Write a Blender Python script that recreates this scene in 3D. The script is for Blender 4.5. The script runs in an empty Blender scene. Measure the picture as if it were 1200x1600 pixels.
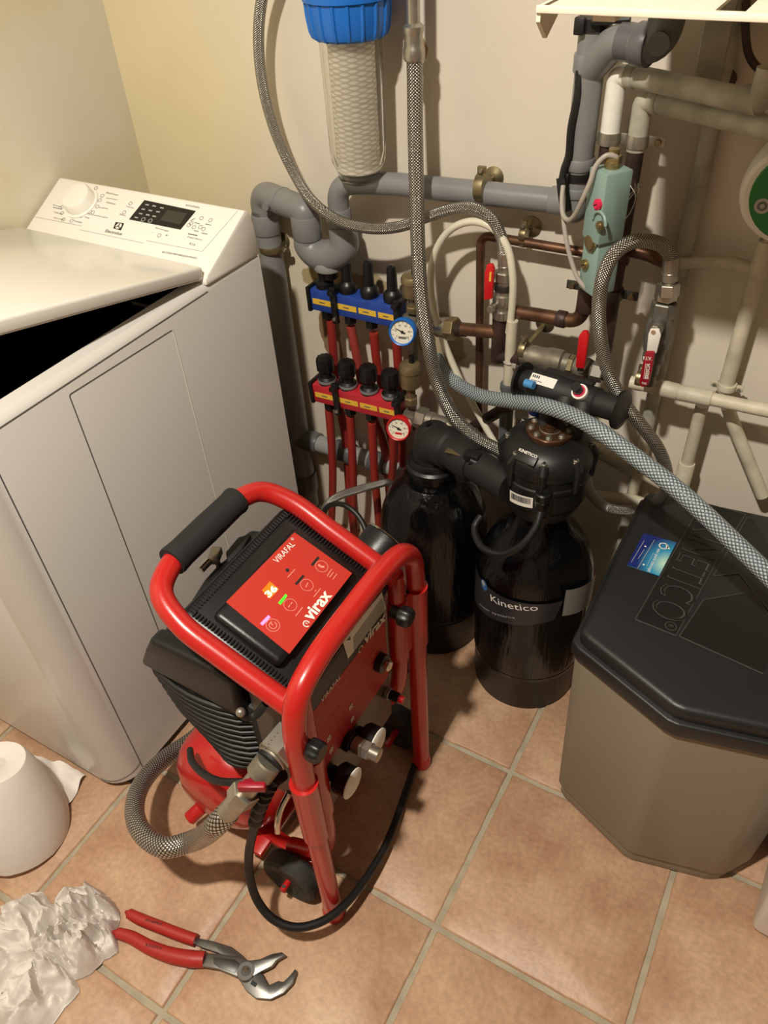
import bpy, bmesh, math, random
from mathutils import Vector, Matrix, noise
PI = math.pi
R_ = math.radians
random.seed(7)
C = bpy.context.scene.collection

# ------------------------------------------------------------------ camera
YAW, PITCH, ROLL, FPX = -0.56396, -0.72814, -0.068816, 1214.1
CAM = Vector((0, 0, 1.36))
_f = Vector((math.sin(YAW) * math.cos(PITCH), math.cos(YAW) * math.cos(PITCH), math.sin(PITCH)))
_r0 = Vector((math.cos(YAW), -math.sin(YAW), 0))
_u0 = _r0.cross(_f)
_r = _r0 * math.cos(ROLL) + _u0 * math.sin(ROLL)
_u = -_r0 * math.sin(ROLL) + _u0 * math.cos(ROLL)
cd = bpy.data.cameras.new('camera')
cam = bpy.data.objects.new('camera', cd)
C.objects.link(cam)
cam.matrix_world = Matrix(((_r.x, _u.x, -_f.x, CAM.x), (_r.y, _u.y, -_f.y, CAM.y), (_r.z, _u.z, -_f.z, CAM.z), (0, 0, 0, 1)))
cd.sensor_fit = 'VERTICAL'
cd.sensor_height = 36
cd.lens = FPX / 1600 * 36
cd.clip_start = 0.02
bpy.context.scene.camera = cam

# ------------------------------------------------------------------ light and exposure
vs = bpy.context.scene.view_settings
vs.view_transform = 'Standard'
vs.look = 'None'
vs.gamma = 1
vs.use_curve_mapping = False
vs.exposure = 0.0
bpy.context.scene.cycles.use_denoising = True
bpy.context.scene.cycles.max_bounces = 8
w = bpy.data.worlds.new('world')
bpy.context.scene.world = w
w.use_nodes = True
w.node_tree.nodes['Background'].inputs[0].default_value = (1, .86, .7, 1)
w.node_tree.nodes['Background'].inputs[1].default_value = 0.05


def lamp(name, loc, power, size, col):
    l = bpy.data.lights.new(name, 'AREA')
    l.shape = 'DISK'
    l.size = size
    l.energy = power
    l.color = col
    o = bpy.data.objects.new(name, l)
    o.location = loc
    C.objects.link(o)
    return o


lamp('ceiling_lamp_light', (-0.38, -0.12, 2.20), 44, 0.08, (1, .925, .80))

# ------------------------------------------------------------------ materials
def lin(c):
    return tuple(((x / 255) / 12.92 if x / 255 <= .04045 else (((x / 255) + .055) / 1.055) ** 2.4) for x in c) + (1,)


M = {}


def mat(name, rgb, rough=.5, metal=0, var=0, vscale=8, bump=0, bscale=60, coat=0, spec=.5, trans=0, emit=0, stretch=None, alpha=1, rvar=0, rgb2=None, lo=.35, hi=.65):
    m = bpy.data.materials.new(name)
    m.use_nodes = True
    nt = m.node_tree
    b = nt.nodes['Principled BSDF']
    col = lin(rgb)
    b.inputs['Base Color'].default_value = col
    b.inputs['Roughness'].default_value = rough
    b.inputs['Metallic'].default_value = metal
    b.inputs['Specular IOR Level'].default_value = spec
    if coat:
        b.inputs['Coat Weight'].default_value = coat
        b.inputs['Coat Roughness'].default_value = .12
    if trans:
        b.inputs['Transmission Weight'].default_value = trans
    if alpha < 1:
        b.inputs['Alpha'].default_value = alpha
    if emit:
        b.inputs['Emission Color'].default_value = col
        b.inputs['Emission Strength'].default_value = emit
    tc = nt.nodes.new('ShaderNodeTexCoord')
    src = tc.outputs['Object']
    if stretch:
        mp = nt.nodes.new('ShaderNodeMapping')
        mp.inputs['Scale'].default_value = stretch
        nt.links.new(src, mp.inputs[0])
        src = mp.outputs[0]
    if var or rgb2:
        n = nt.nodes.new('ShaderNodeTexNoise')
        n.inputs['Scale'].default_value = vscale
        n.inputs['Detail'].default_value = 6
        nt.links.new(tc.outputs['Object'], n.inputs[0])
        rp = nt.nodes.new('ShaderNodeValToRGB')
        rp.color_ramp.elements[0].position = lo
        rp.color_ramp.elements[1].position = hi
        rp.color_ramp.elements[0].color = lin(rgb2) if rgb2 else tuple(c * (1 - var) for c in col[:3]) + (1,)
        rp.color_ramp.elements[1].color = col if rgb2 else tuple(min(1, c * (1 + var)) for c in col[:3]) + (1,)
        nt.links.new(n.outputs[0], rp.inputs[0])
        nt.links.new(rp.outputs[0], b.inputs['Base Color'])
        if rvar:
            mr = nt.nodes.new('ShaderNodeMapRange')
            mr.inputs[3].default_value = rough - rvar
            mr.inputs[4].default_value = rough + rvar
            nt.links.new(n.outputs[0], mr.inputs[0])
            nt.links.new(mr.outputs[0], b.inputs['Roughness'])
    if bump:
        n2 = nt.nodes.new('ShaderNodeTexNoise')
        n2.inputs['Scale'].default_value = bscale
        n2.inputs['Detail'].default_value = 4
        nt.links.new(src, n2.inputs[0])
        bp = nt.nodes.new('ShaderNodeBump')
        bp.inputs['Strength'].default_value = bump
        bp.inputs['Distance'].default_value = .002
        nt.links.new(n2.outputs[0], bp.inputs['Height'])
        nt.links.new(bp.outputs[0], b.inputs['Normal'])
    M[name] = m
    return m


def braid(name, c1, c2, N, metal, rough, k=1.0, alpha=1):
    """woven sleeve: two opposite diagonal sets of strands in the hose's own UV"""
    m = bpy.data.materials.new(name)
    m.use_nodes = True
    nt = m.node_tree
    L = nt.links
    b = nt.nodes['Principled BSDF']
    b.inputs['Metallic'].default_value = metal
    b.inputs['Roughness'].default_value = rough
    uv = nt.nodes.new('ShaderNodeTexCoord')
    sp = nt.nodes.new('ShaderNodeSeparateXYZ')
    L.new(uv.outputs['UV'], sp.inputs[0])

    def mth(op, a, bb=None):
        n = nt.nodes.new('ShaderNodeMath')
        n.operation = op
        for i, v in enumerate((a, bb)):
            if v is None:
                continue
            if isinstance(v, (int, float)):
                n.inputs[i].default_value = v
            else:
                L.new(v, n.inputs[i])
        return n.outputs[0]
    U = mth('MULTIPLY', sp.outputs[0], N * 2 * PI)
    V = mth('MULTIPLY', sp.outputs[1], N * 2 * PI * k)
    a = mth('SINE', mth('ADD', U, V))
    c = mth('SINE', mth('SUBTRACT', U, V))
    a2 = mth('MULTIPLY', mth('ADD', a, 1), .5)
    c2_ = mth('MULTIPLY', mth('ADD', c, 1), .5)
    h = mth('MULTIPLY', a2, c2_)
    h = mth('POWER', h, .6)
    rp = nt.nodes.new('ShaderNodeValToRGB')
    rp.color_ramp.elements[0].color = lin(c1)
    rp.color_ramp.elements[1].color = lin(c2)
    rp.color_ramp.elements[0].position = .08
    rp.color_ramp.elements[1].position = .6
    L.new(h, rp.inputs[0])
    L.new(rp.outputs[0], b.inputs['Base Color'])
    bp = nt.nodes.new('ShaderNodeBump')
    bp.inputs['Strength'].default_value = .8
    bp.inputs['Distance'].default_value = .0012
    L.new(h, bp.inputs['Height'])
    L.new(bp.outputs[0], b.inputs['Normal'])
    M[name] = m


mat('white_enamel', (226, 222, 212), .22, coat=.3)
mat('machine_side', (206, 202, 196), .30, coat=.15)
mat('panel_white', (240, 236, 226), .4)
mat('knob_white', (238, 234, 224), .35)
mat('dark_glass', (22, 22, 22), .12)
mat('screen_grey', (58, 56, 50), .2)
mat('print_grey', (96, 94, 92), .6)
mat('print_light', (170, 168, 162), .6)
mat('tub_dark', (10, 10, 11), .3)
mat('blue_plastic', (26, 108, 200), .38)
mat('clear_plastic', (250, 250, 246), .04, trans=1)
M['clear_plastic'].node_tree.nodes['Principled BSDF'].inputs['IOR'].default_value = 1.12
mat('grey_pvc', (128, 128, 128), .38, var=.06, vscale=5)
mat('grey_pvc_light', (150, 150, 148), .38)
mat('dark_pvc', (92, 92, 94), .35)
mat('copper', (138, 102, 80), .40, metal=.8, rgb2=(84, 62, 50), vscale=18, rvar=.12)
mat('copper_dark', (88, 66, 58), .5, metal=.5, rgb2=(52, 42, 38), vscale=22, bump=.3, bscale=90)
mat('painted_pipe', (214, 206, 184), .5, rgb2=(186, 178, 158), vscale=22, bump=.3, bscale=70)
mat('painted_old', (188, 184, 168), .6, rgb2=(150, 148, 134), vscale=25, bump=.3, bscale=70)
mat('wet_white', (234, 232, 222), .4, bump=.6, bscale=60)
mat('brass', (142, 130, 100), .36, metal=.85, var=.25, vscale=30)
mat('brass_yellow', (154, 138, 98), .35, metal=.8, var=.2, vscale=40)
mat('dull_brass', (140, 124, 92), .42, metal=.7, var=.2, vscale=30)
mat('nickel', (172, 166, 154), .34, metal=.8, var=.12, vscale=30)
mat('dull_nickel', (128, 120, 106), .5, metal=.55, var=.25, vscale=30)
mat('chrome', (210, 206, 198), .14, metal=1)
mat('steel_tool', (118, 116, 112), .36, metal=.85, var=.15, vscale=30)
mat('steel_dark', (84, 82, 80), .42, metal=.8)
mat('blue_manifold', (34, 66, 150), .45, var=.12, vscale=40)
mat('red_manifold', (184, 40, 50), .45, var=.1, vscale=40)
mat('yellow_label', (228, 184, 60), .6)
mat('black_plastic', (17, 17, 18), .38, bump=.1, bscale=200)
mat('black_matte', (24, 23, 22), .6)
mat('black_rubber', (19, 19, 19), .5)
mat('foam_black', (25, 24, 24), .8, bump=.3, bscale=300)
mat('tank_wrap', (8, 8, 9), .22, bump=1, bscale=42, stretch=(1, 1, .16), coat=.25, spec=.35)
M['tank_wrap'].node_tree.nodes['Bump'].inputs['Distance'].default_value = .006
mat('tank_boot', (14, 12, 12), .42, spec=.35)
mat('head_black', (22, 22, 22), .42, var=.1, vscale=20)
mat('rust_plate', (104, 70, 46), .4, metal=.5, rgb2=(62, 42, 30), vscale=45)
mat('frame_red', (184, 30, 26), .3, coat=.4, bump=.05, bscale=400)
mat('tank_red', (184, 28, 26), .28, coat=.5, bump=.08, bscale=60)
mat('plate_red', (186, 46, 32), .5)
mat('label_red', (178, 38, 36), .5)
mat('board_grey', (92, 84, 76), .4, metal=.4)
mat('board_black', (20, 19, 18), .35)
mat('sticker_white', (232, 228, 220), .5)
mat('print_black', (24, 24, 24), .6)
mat('print_white', (236, 232, 224), .6)
mat('print_pink', (232, 150, 130), .6)
mat('lever_red', (200, 26, 32), .35)
mat('lever_crimson', (150, 20, 38), .4)
mat('mint', (134, 160, 152), .45)
mat('pex_red', (156, 46, 38), .45, var=.15, vscale=12)
mat('pex_pink', (160, 62, 54), .5)
mat('clear_tube', (216, 210, 190), .25)
mat('cable_grey', (166, 158, 148), .5)
mat('gauge_face', (226, 220, 200), .4)
mat('brine_grey', (134, 124, 108), .42, bump=.08, bscale=400)
mat('lid_black', (30, 31, 32), .42, bump=.1, bscale=250)
mat('lid_recess', (22, 22, 22), .38)
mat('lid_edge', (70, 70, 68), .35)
mat('silver_sticker', (172, 170, 164), .35, metal=.4)
mat('logo_plate', (44, 44, 48), .35)
mat('logo_blue', (60, 110, 180), .4)
mat('shelf_white', (232, 224, 204), .5, var=.03, vscale=40)
mat('green_disc', (30, 116, 50), .4)
mat('paper', (228, 222, 214), .9, bump=.4, bscale=120, rgb2=(214, 206, 198), vscale=30)
mat('paper_roll', (230, 222, 214), .92, bump=.4, bscale=60)
mat('box_white', (226, 220, 212), .45)
mat('handle_red', (170, 42, 36), .45, bump=.1, bscale=150)
mat('led_pink', (255, 110, 170), .4, emit=2)
mat('led_green', (60, 255, 40), .4, emit=1.6)
mat('led_amber', (250, 100, 12), .4, emit=.9)
mat('led_digit', (255, 250, 180), .4, emit=2.4)
mat('magenta_knob', (220, 40, 80), .4)
mat('plug_blue', (70, 140, 200), .4)
mat('grout', (168, 158, 136), .9, bump=.4, bscale=200, var=.12, vscale=30)
braid('steel_braid', (62, 58, 52), (220, 216, 206), 14, .85, .22, 1.2)  # dark first colour paints shade into the pits of the weave
braid('wound_string', (214, 206, 190), (252, 248, 240), 8, 0, .85, 3.2)
M['wound_string'].node_tree.nodes['Bump'].inputs['Strength'].default_value = .3
mat('valve_grey', (104, 100, 92), .4, metal=.3, var=.2, vscale=40)
mat('tread_rubber', (58, 56, 50), .75, rgb2=(30, 29, 27), vscale=40)
braid('pvc_braid', (66, 78, 86), (176, 186, 190), 13, .0, .2, .8)


def wall_material():
    m = bpy.data.materials.new('wall_paint_back')
    m.use_nodes = True
    nt = m.node_tree
    L = nt.links
    b = nt.nodes['Principled BSDF']
    b.inputs['Roughness'].default_value = .75
    tc = nt.nodes.new('ShaderNodeTexCoord')
    sp = nt.nodes.new('ShaderNodeSeparateXYZ')
    L.new(tc.outputs['Object'], sp.inputs[0])
    n = nt.nodes.new('ShaderNodeTexNoise')
    n.inputs['Scale'].default_value = 3.5
    n.inputs['Detail'].default_value = 5
    L.new(tc.outputs['Object'], n.inputs[0])
    ad = nt.nodes.new('ShaderNodeMath')
    ad.operation = 'MULTIPLY_ADD'
    L.new(n.outputs[0], ad.inputs[0])
    ad.inputs[1].default_value = .25
    L.new(sp.outputs[0], ad.inputs[2])
    rp = nt.nodes.new('ShaderNodeValToRGB')
    mr = nt.nodes.new('ShaderNodeMapRange')
    mr.inputs[1].default_value = -1.3
    mr.inputs[2].default_value = -.3
    L.new(ad.outputs[0], mr.inputs[0])
    e = rp.color_ramp.elements
    e[0].position = .3
    e[0].color = lin((226, 212, 174))
    e[1].position = .55
    e[1].color = lin((222, 212, 196))
    L.new(mr.outputs[0], rp.inputs[0])
    # bare plaster patches with their own ragged shapes
    last = rp.outputs[0]
    n2 = nt.nodes.new('ShaderNodeTexNoise')
    n2.inputs['Scale'].default_value = 14
    n2.inputs['Detail'].default_value = 6
    L.new(tc.outputs['Object'], n2.inputs[0])
    for (cx, cz, rx, rz, col) in ((-.80, .68, .10, .035, (176, 158, 118)), (-.60, .60, .055, .06, (184, 168, 136)), (-.86, .56, .03, .07, (140, 112, 84)), (-.64, 1.095, .022, .02, (158, 132, 100))):
        x = nt.nodes.new('ShaderNodeMath'); x.operation = 'SUBTRACT'; L.new(sp.outputs[0], x.inputs[0]); x.inputs[1].default_value = cx
        x2 = nt.nodes.new('ShaderNodeMath'); x2.operation = 'DIVIDE'; L.new(x.outputs[0], x2.inputs[0]); x2.inputs[1].default_value = rx
        z = nt.nodes.new('ShaderNodeMath'); z.operation = 'SUBTRACT'; L.new(sp.outputs[2], z.inputs[0]); z.inputs[1].default_value = cz
        z2 = nt.nodes.new('ShaderNodeMath'); z2.operation = 'DIVIDE'; L.new(z.outputs[0], z2.inputs[0]); z2.inputs[1].default_value = rz
        cb = nt.nodes.new('ShaderNodeCombineXYZ'); L.new(x2.outputs[0], cb.inputs[0]); L.new(z2.outputs[0], cb.inputs[1])
        ln = nt.nodes.new('ShaderNodeVectorMath'); ln.operation = 'LENGTH'; L.new(cb.outputs[0], ln.inputs[0])
        ma = nt.nodes.new('ShaderNodeMath'); ma.operation = 'MULTIPLY_ADD'; L.new(n2.outputs[0], ma.inputs[0]); ma.inputs[1].default_value = 1.8; L.new(ln.outputs['Value'], ma.inputs[2])
        r2 = nt.nodes.new('ShaderNodeMapRange'); L.new(ma.outputs[0], r2.inputs[0])
        r2.inputs[1].default_value = 1.85; r2.inputs[2].default_value = 1.78
        mx = nt.nodes.new('ShaderNodeMix'); mx.data_type = 'RGBA'
        L.new(r2.outputs[0], mx.inputs[0]); L.new(last, mx.inputs[6]); mx.inputs[7].default_value = lin(col)
        last = mx.outputs[2]
    # fine scuffs
    n3 = nt.nodes.new('ShaderNodeTexNoise'); n3.inputs['Scale'].default_value = 9; n3.inputs['Detail'].default_value = 8
    L.new(tc.outputs['Object'], n3.inputs[0])
    r3 = nt.nodes.new('ShaderNodeMapRange'); L.new(n3.outputs[0], r3.inputs[0]); r3.inputs[3].default_value = .93; r3.inputs[4].default_value = 1.05
    mx = nt.nodes.new('ShaderNodeMix'); mx.data_type = 'RGBA'; mx.blend_type = 'MULTIPLY'; mx.inputs[0].default_value = 1
    L.new(last, mx.inputs[6]); L.new(r3.outputs[0], mx.inputs[7])
    L.new(mx.outputs[2], b.inputs['Base Color'])
    bp = nt.nodes.new('ShaderNodeBump'); bp.inputs['Strength'].default_value = .25; bp.inputs['Distance'].default_value = .004
    L.new(n2.outputs[0], bp.inputs['Height']); L.new(bp.outputs[0], b.inputs['Normal'])
    M['wall_paint_back'] = m


wall_material()
mat('wall_paint_left', (216, 210, 192), .7, rgb2=(212, 202, 172), vscale=2.2, bump=.2, bscale=14, lo=.45, hi=.55)
mat('wall_paint', (150, 142, 128), .8, var=.02)


def tile_material():
    m = bpy.data.materials.new('terracotta_tile')
    m.use_nodes = True
    nt = m.node_tree
    L = nt.links
    b = nt.nodes['Principled BSDF']
    tc = nt.nodes.new('ShaderNodeTexCoord')
    n = nt.nodes.new('ShaderNodeTexNoise'); n.inputs['Scale'].default_value = 7; n.inputs['Detail'].default_value = 7; n.inputs['Roughness'].default_value = .6
    L.new(tc.outputs['Object'], n.inputs[0])
    rp = nt.nodes.new('ShaderNodeValToRGB')
    e = rp.color_ramp.elements
    e[0].position = .34; e[0].color = lin((172, 130, 102))
    e[1].position = .66; e[1].color = lin((202, 168, 136))
    L.new(n.outputs[0], rp.inputs[0])
    n2 = nt.nodes.new('ShaderNodeTexNoise'); n2.inputs['Scale'].default_value = 110; n2.inputs['Detail'].default_value = 5
    L.new(tc.outputs['Object'], n2.inputs[0])
    r2 = nt.nodes.new('ShaderNodeMapRange'); L.new(n2.outputs[0], r2.inputs[0]); r2.inputs[1].default_value = .3; r2.inputs[2].default_value = .7; r2.inputs[3].default_value = .86; r2.inputs[4].default_value = 1.1
    mx = nt.nodes.new('ShaderNodeMix'); mx.data_type = 'RGBA'; mx.blend_type = 'MULTIPLY'; mx.inputs[0].default_value = 1
    L.new(rp.outputs[0], mx.inputs[6]); L.new(r2.outputs[0], mx.inputs[7])
    L.new(mx.outputs[2], b.inputs['Base Color'])
    r3 = nt.nodes.new('ShaderNodeMapRange'); L.new(n.outputs[0], r3.inputs[0]); r3.inputs[3].default_value = .38; r3.inputs[4].default_value = .52
    L.new(r3.outputs[0], b.inputs['Roughness'])
    bp = nt.nodes.new('ShaderNodeBump'); bp.inputs['Strength'].default_value = .35; bp.inputs['Distance'].default_value = .0015
    L.new(n2.outputs[0], bp.inputs['Height']); L.new(bp.outputs[0], b.inputs['Normal'])
    M['terracotta_tile'] = m


tile_material()


def card_material():
    m = bpy.data.materials.new('blue_card')
    m.use_nodes = True
    nt = m.node_tree
    b = nt.nodes['Principled BSDF']
    b.inputs['Roughness'].default_value = .3
    tc = nt.nodes.new('ShaderNodeTexCoord')
    mp = nt.nodes.new('ShaderNodeVectorMath'); mp.operation = 'DISTANCE'
    nt.links.new(tc.outputs['UV'], mp.inputs[0]); mp.inputs[1].default_value = (.95, .35, 0)
    rp = nt.nodes.new('ShaderNodeValToRGB')
    e = rp.color_ramp.elements
    e[0].position = .0; e[0].color = lin((190, 225, 200))
    e[1].position = .75; e[1].color = lin((24, 40, 110))
    x = e.new(.35); x.color = lin((50, 150, 190))
    nt.links.new(mp.outputs['Value'], rp.inputs[0]); nt.links.new(rp.outputs[0], b.inputs['Base Color'])
    M['blue_card'] = m


card_material()

# ------------------------------------------------------------------ geometry helpers
def ray(px, py):
    return _f + _r * ((px - 600) / FPX) - _u * ((py - 800) / FPX)


def on(px, py, P0, N):
    d = ray(px, py)
    return CAM + d * ((Vector(P0) - CAM).dot(N) / d.dot(N))


def at(px, py, Y):      # a point of the photograph that lies at distance Y into the room
    return on(px, py, (0, Y, 0), Vector((0, 1, 0)))


def atx(px, py, X):
    return on(px, py, (X, 0, 0), Vector((1, 0, 0)))


def atz(px, py, Z):
    return on(px, py, (0, 0, Z), Vector((0, 0, 1)))


def frame(O, U, V):
    U = Vector(U).normalized()
    V = (Vector(V) - U * Vector(V).dot(U)).normalized()
    N = U.cross(V)
    return Matrix(((U.x, V.x, N.x, O[0]), (U.y, V.y, N.y, O[1]), (U.z, V.z, N.z, O[2]), (0, 0, 0, 1)))


def fpix(F, px, py):    # where a ray meets the frame's plane, in its own u, v
    q = on(px, py, F.translation, Vector((F[0][2], F[1][2], F[2][2])))
    l = F.inverted() @ q
    return l.x, l.y


def axm(p0, p1):
    p0 = Vector(p0); d = (Vector(p1) - p0).normalized()
    a = Vector((0, 0, 1)) if abs(d.z) < .95 else Vector((0, 1, 0))
    U = a.cross(d).normalized()
    V = d.cross(U)
    return Matrix(((U.x, V.x, d.x, p0.x), (U.y, V.y, d.y, p0.y), (U.z, V.z, d.z, p0.z), (0, 0, 0, 1)))


def smooth(pts, n=8, closed=False):
    P = [Vector(p) for p in pts]
    if len(P) < 3:
        return P
    out = []
    N = len(P)
    rng = range(N if closed else N - 1)
    for i in rng:
        if closed:
            a, b, c, d = P[i - 1], P[i], P[(i + 1) % N], P[(i + 2) % N]
        else:
            a = P[i - 1] if i else P[0] * 2 - P[1]
            b, c = P[i], P[i + 1]
            d = P[i + 2] if i + 2 < N else P[-1] * 2 - P[-2]
        t0 = 0
        t1 = t0 + max((b - a).length, 1e-6) ** .5
        t2 = t1 + max((c - b).length, 1e-6) ** .5
        t3 = t2 + max((d - c).length, 1e-6) ** .5
        for k in range(n):
            t = t1 + (t2 - t1) * k / n
            A1 = a * ((t1 - t) / (t1 - t0)) + b * ((t - t0) / (t1 - t0))
            A2 = b * ((t2 - t) / (t2 - t1)) + c * ((t - t1) / (t2 - t1))
            A3 = c * ((t3 - t) / (t3 - t2)) + d * ((t - t2) / (t3 - t2))
            B1 = A1 * ((t2 - t) / (t2 - t0)) + A2 * ((t - t0) / (t2 - t0))
            B2 = A2 * ((t3 - t) / (t3 - t1)) + A3 * ((t - t1) / (t3 - t1))
            out.append(B1 * ((t2 - t) / (t2 - t1)) + B2 * ((t - t1) / (t2 - t1)))
    if not closed:
        out.append(P[-1])
    return out


def bend(pts, rad, n=7):
    """a polyline with each corner rounded to the given bend radius"""
    P = [Vector(p) for p in pts]
    out = [P[0]]
    for i in range(1, len(P) - 1):
        a, b, c = P[i - 1], P[i], P[i + 1]
        d1 = (a - b); d2 = (c - b)
        r = min(rad, d1.length * .49, d2.length * .49)
        s = b + d1.normalized() * r
        e = b + d2.normalized() * r
        for k in range(n + 1):
            t = k / n
            out.append(s * (1 - t) ** 2 + b * 2 * t * (1 - t) + e * t * t)
    out.append(P[-1])
    return out


class MB:
    def __init__(s):
        s.v = []; s.f = []; s.m = []; s.uv = []; s.mats = []

    def mi(s, mname):
        if mname not in s.mats:
            s.mats.append(mname)
        return s.mats.index(mname)

    def add(s, verts, faces, m, uvs=None):
        o = len(s.v); k = s.mi(m)
        s.v += [Vector(p) for p in verts]
        for i, f in enumerate(faces):
            s.f.append([o + j for j in f]); s.m.append(k)
            s.uv.append(uvs[i] if uvs else None)
        return s

    def bm(s, b, m, X=None):
        if X:
            bmesh.ops.transform(b, matrix=X, verts=b.verts)
        b.verts.index_update()
        s.add([v.co.copy() for v in b.verts], [[v.index for v in f.verts] for f in b.faces], m)
        b.free()
        return s

    def box(s, c, size, m, X=None, bev=0, seg=2):
        b = bmesh.new()
        bmesh.ops.create_cube(b, size=1)
        bmesh.ops.scale(b, vec=size, verts=b.verts)
        if bev:
            bmesh.ops.bevel(b, geom=b.edges[:], offset=bev, segments=seg, profile=.5, affect='EDGES')
        bmesh.ops.translate(b, vec=c, verts=b.verts)
        return s.bm(b, m, X)

    def prism(s, poly, z0, z1, m, X=None, bev=0, seg=2, top=None):
        """extrude a 2D outline; top = outline at z1 if it differs"""
        b = bmesh.new()
        lo = [b.verts.new((p[0], p[1], z0)) for p in poly]
        hi = [b.verts.new((p[0], p[1], z1)) for p in (top or poly)]
        n = len(poly)
        b.faces.new(lo[::-1]); b.faces.new(hi)
        for i in range(n):
            b.faces.new((lo[i], lo[(i + 1) % n], hi[(i + 1) % n], hi[i]))
        bmesh.ops.recalc_face_normals(b, faces=b.faces[:])
        if bev:
            bmesh.ops.bevel(b, geom=b.edges[:], offset=bev, segments=seg, profile=.5, affect='EDGES')
        return s.bm(b, m, X)

    def tube(s, pts, r, m, seg=12, cap=True, closed=False):
        P = [Vector(p) for p in pts]
        n = len(P)
        rr = r if isinstance(r, (list, tuple)) else [r] * n
        T = []
        for i in range(n):
            if closed:
                t = P[(i + 1) % n] - P[i - 1]
            else:
                t = P[min(i + 1, n - 1)] - P[max(i - 1, 0)]
            T.append(t.normalized())
        a = Vector((0, 0, 1)) if abs(T[0].z) < .9 else Vector((1, 0, 0))
        U = T[0].cross(a).normalized()
        verts = []; dist = [0]
        for i in range(n):
            if i:
                U = (U - T[i] * U.dot(T[i])).normalized()
                dist.append(dist[-1] + (P[i] - P[i - 1]).length)
            W = T[i].cross(U)
            for k in range(seg):
                t = 2 * PI * k / seg
                verts.append(P[i] + (U * math.cos(t) + W * math.sin(t)) * rr[i])
        faces = []; uvs = []
        circ = 2 * PI * max(rr)
        for i in range(n if closed else n - 1):
            j = (i + 1) % n
            d0 = dist[i] / circ; d1 = (dist[j] if j else dist[-1] + (P[0] - P[-1]).length) / circ
            for k in range(seg):
                k2 = (k + 1) % seg
                faces.append((i * seg + k, i * seg + k2, j * seg + k2, j * seg + k))
                uvs.append(((k / seg, d0), ((k + 1) / seg, d0), ((k + 1) / seg, d1), (k / seg, d1)))
        if cap and not closed:
            faces.append(tuple(range(seg))[::-1]); uvs.append(None)
            faces.append(tuple((n - 1) * seg + k for k in range(seg))); uvs.append(None)
        return s.add(verts, faces, m, uvs)

    def lathe(s, prof, X, m, seg=32, rfn=None):
        """prof = (r, z) from bottom to top, about the local z axis of X"""
        verts = []; faces = []; uvs = []
        n = len(prof)
        for i, (r, z) in enumerate(prof):
            for k in range(seg):
                t = 2 * PI * k / seg
                q = r * (rfn(t, z) if rfn else 1)
                verts.append(X @ Vector((q * math.cos(t), q * math.sin(t), z)))
        for i in range(n - 1):
            for k in range(seg):
                k2 = (k + 1) % seg
                faces.append((i * seg + k, i * seg + k2, (i + 1) * seg + k2, (i + 1) * seg + k))
                uvs.append(((k / seg, i / n), ((k + 1) / seg, i / n), ((k + 1) / seg, (i + 1) / n), (k / seg, (i + 1) / n)))
        if prof[0][0] > 1e-6:
            faces.append(tuple(range(seg))[::-1]); uvs.append(None)
        if prof[-1][0] > 1e-6:
            faces.append(tuple((n - 1) * seg + k for k in range(seg))); uvs.append(None)
        return s.add(verts, faces, m, uvs)

    def cyl(s, p0, p1, r, m, seg=24, r2=None, bev=0):
        L = (Vector(p1) - Vector(p0)).length
        r2 = r if r2 is None else r2
        if bev:
            prof = [(r - bev, 0), (r, bev), (r2, L - bev), (r2 - bev, L)]
        else:
            prof = [(r, 0), (r2, L)]
        return s.lathe(prof, axm(p0, p1), m, seg)

    def hexn(s, p0, p1, r, m):
        return s.cyl(p0, p1, r, m, 6, bev=r * .08)

    def ring(s, c, n, r, t, m, seg=28, tseg=8):
        X = axm(c, Vector(c) + Vector(n))
        pts = [X @ Vector((r * math.cos(2 * PI * k / seg), r * math.sin(2 * PI * k / seg), 0)) for k in range(seg)]
        return s.tube(pts, t, m, tseg, closed=True)

    def sph(s, c, r, m, seg=16, sc=(1, 1, 1)):
        b = bmesh.new()
        bmesh.ops.create_uvsphere(b, u_segments=seg, v_segments=seg // 2, radius=r)
        bmesh.ops.scale(b, vec=sc, verts=b.verts)
        bmesh.ops.translate(b, vec=c, verts=b.verts)
        return s.bm(b, m)

    # --- flat prints on a frame F (u, v on the surface, n off it)
    def poly(s, F, uv, m, n=.0004):
        vs_ = [F @ Vector((u, v, n)) for u, v in uv]
        lo = [F @ Vector((u, v, 0)) for u, v in uv]
        k = len(uv)
        area = sum(uv[i][0] * uv[(i + 1) % k][1] - uv[(i + 1) % k][0] * uv[i][1] for i in range(k))
        top = tuple(range(k)) if area > 0 else tuple(range(k))[::-1]
        return s.add(vs_ + lo, [top] + [(i, (i + 1) % k, k + (i + 1) % k, k + i) for i in range(k)], m)

    def rect(s, F, u0, v0, u1, v1, m, n=.0004):
        return s.poly(F, ((u0, v0), (u1, v0), (u1, v1), (u0, v1)), m, n)

    def ppix(s, F, pts, m, n=.0004):
        return s.poly(F, [fpix(F, *p) for p in pts], m, n)

    def circ(s, F, u, v, r, m, n=.0004, w=None, a0=0, a1=2 * PI, seg=28):
        if w is None:
            return s.poly(F, [(u + r * math.cos(2 * PI * k / seg), v + r * math.sin(2 * PI * k / seg)) for k in range(seg)], m, n)
        vv = []; ff = []
        for k in range(seg + 1):
            t = a0 + (a1 - a0) * k / seg
            for q in (r - w / 2, r + w / 2):
                vv.append(F @ Vector((u + q * math.cos(t), v + q * math.sin(t), n)))
        for k in range(seg):
            ff.append((2 * k, 2 * k + 1, 2 * k + 3, 2 * k + 2))
        return s.add(vv, ff, m)

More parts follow.
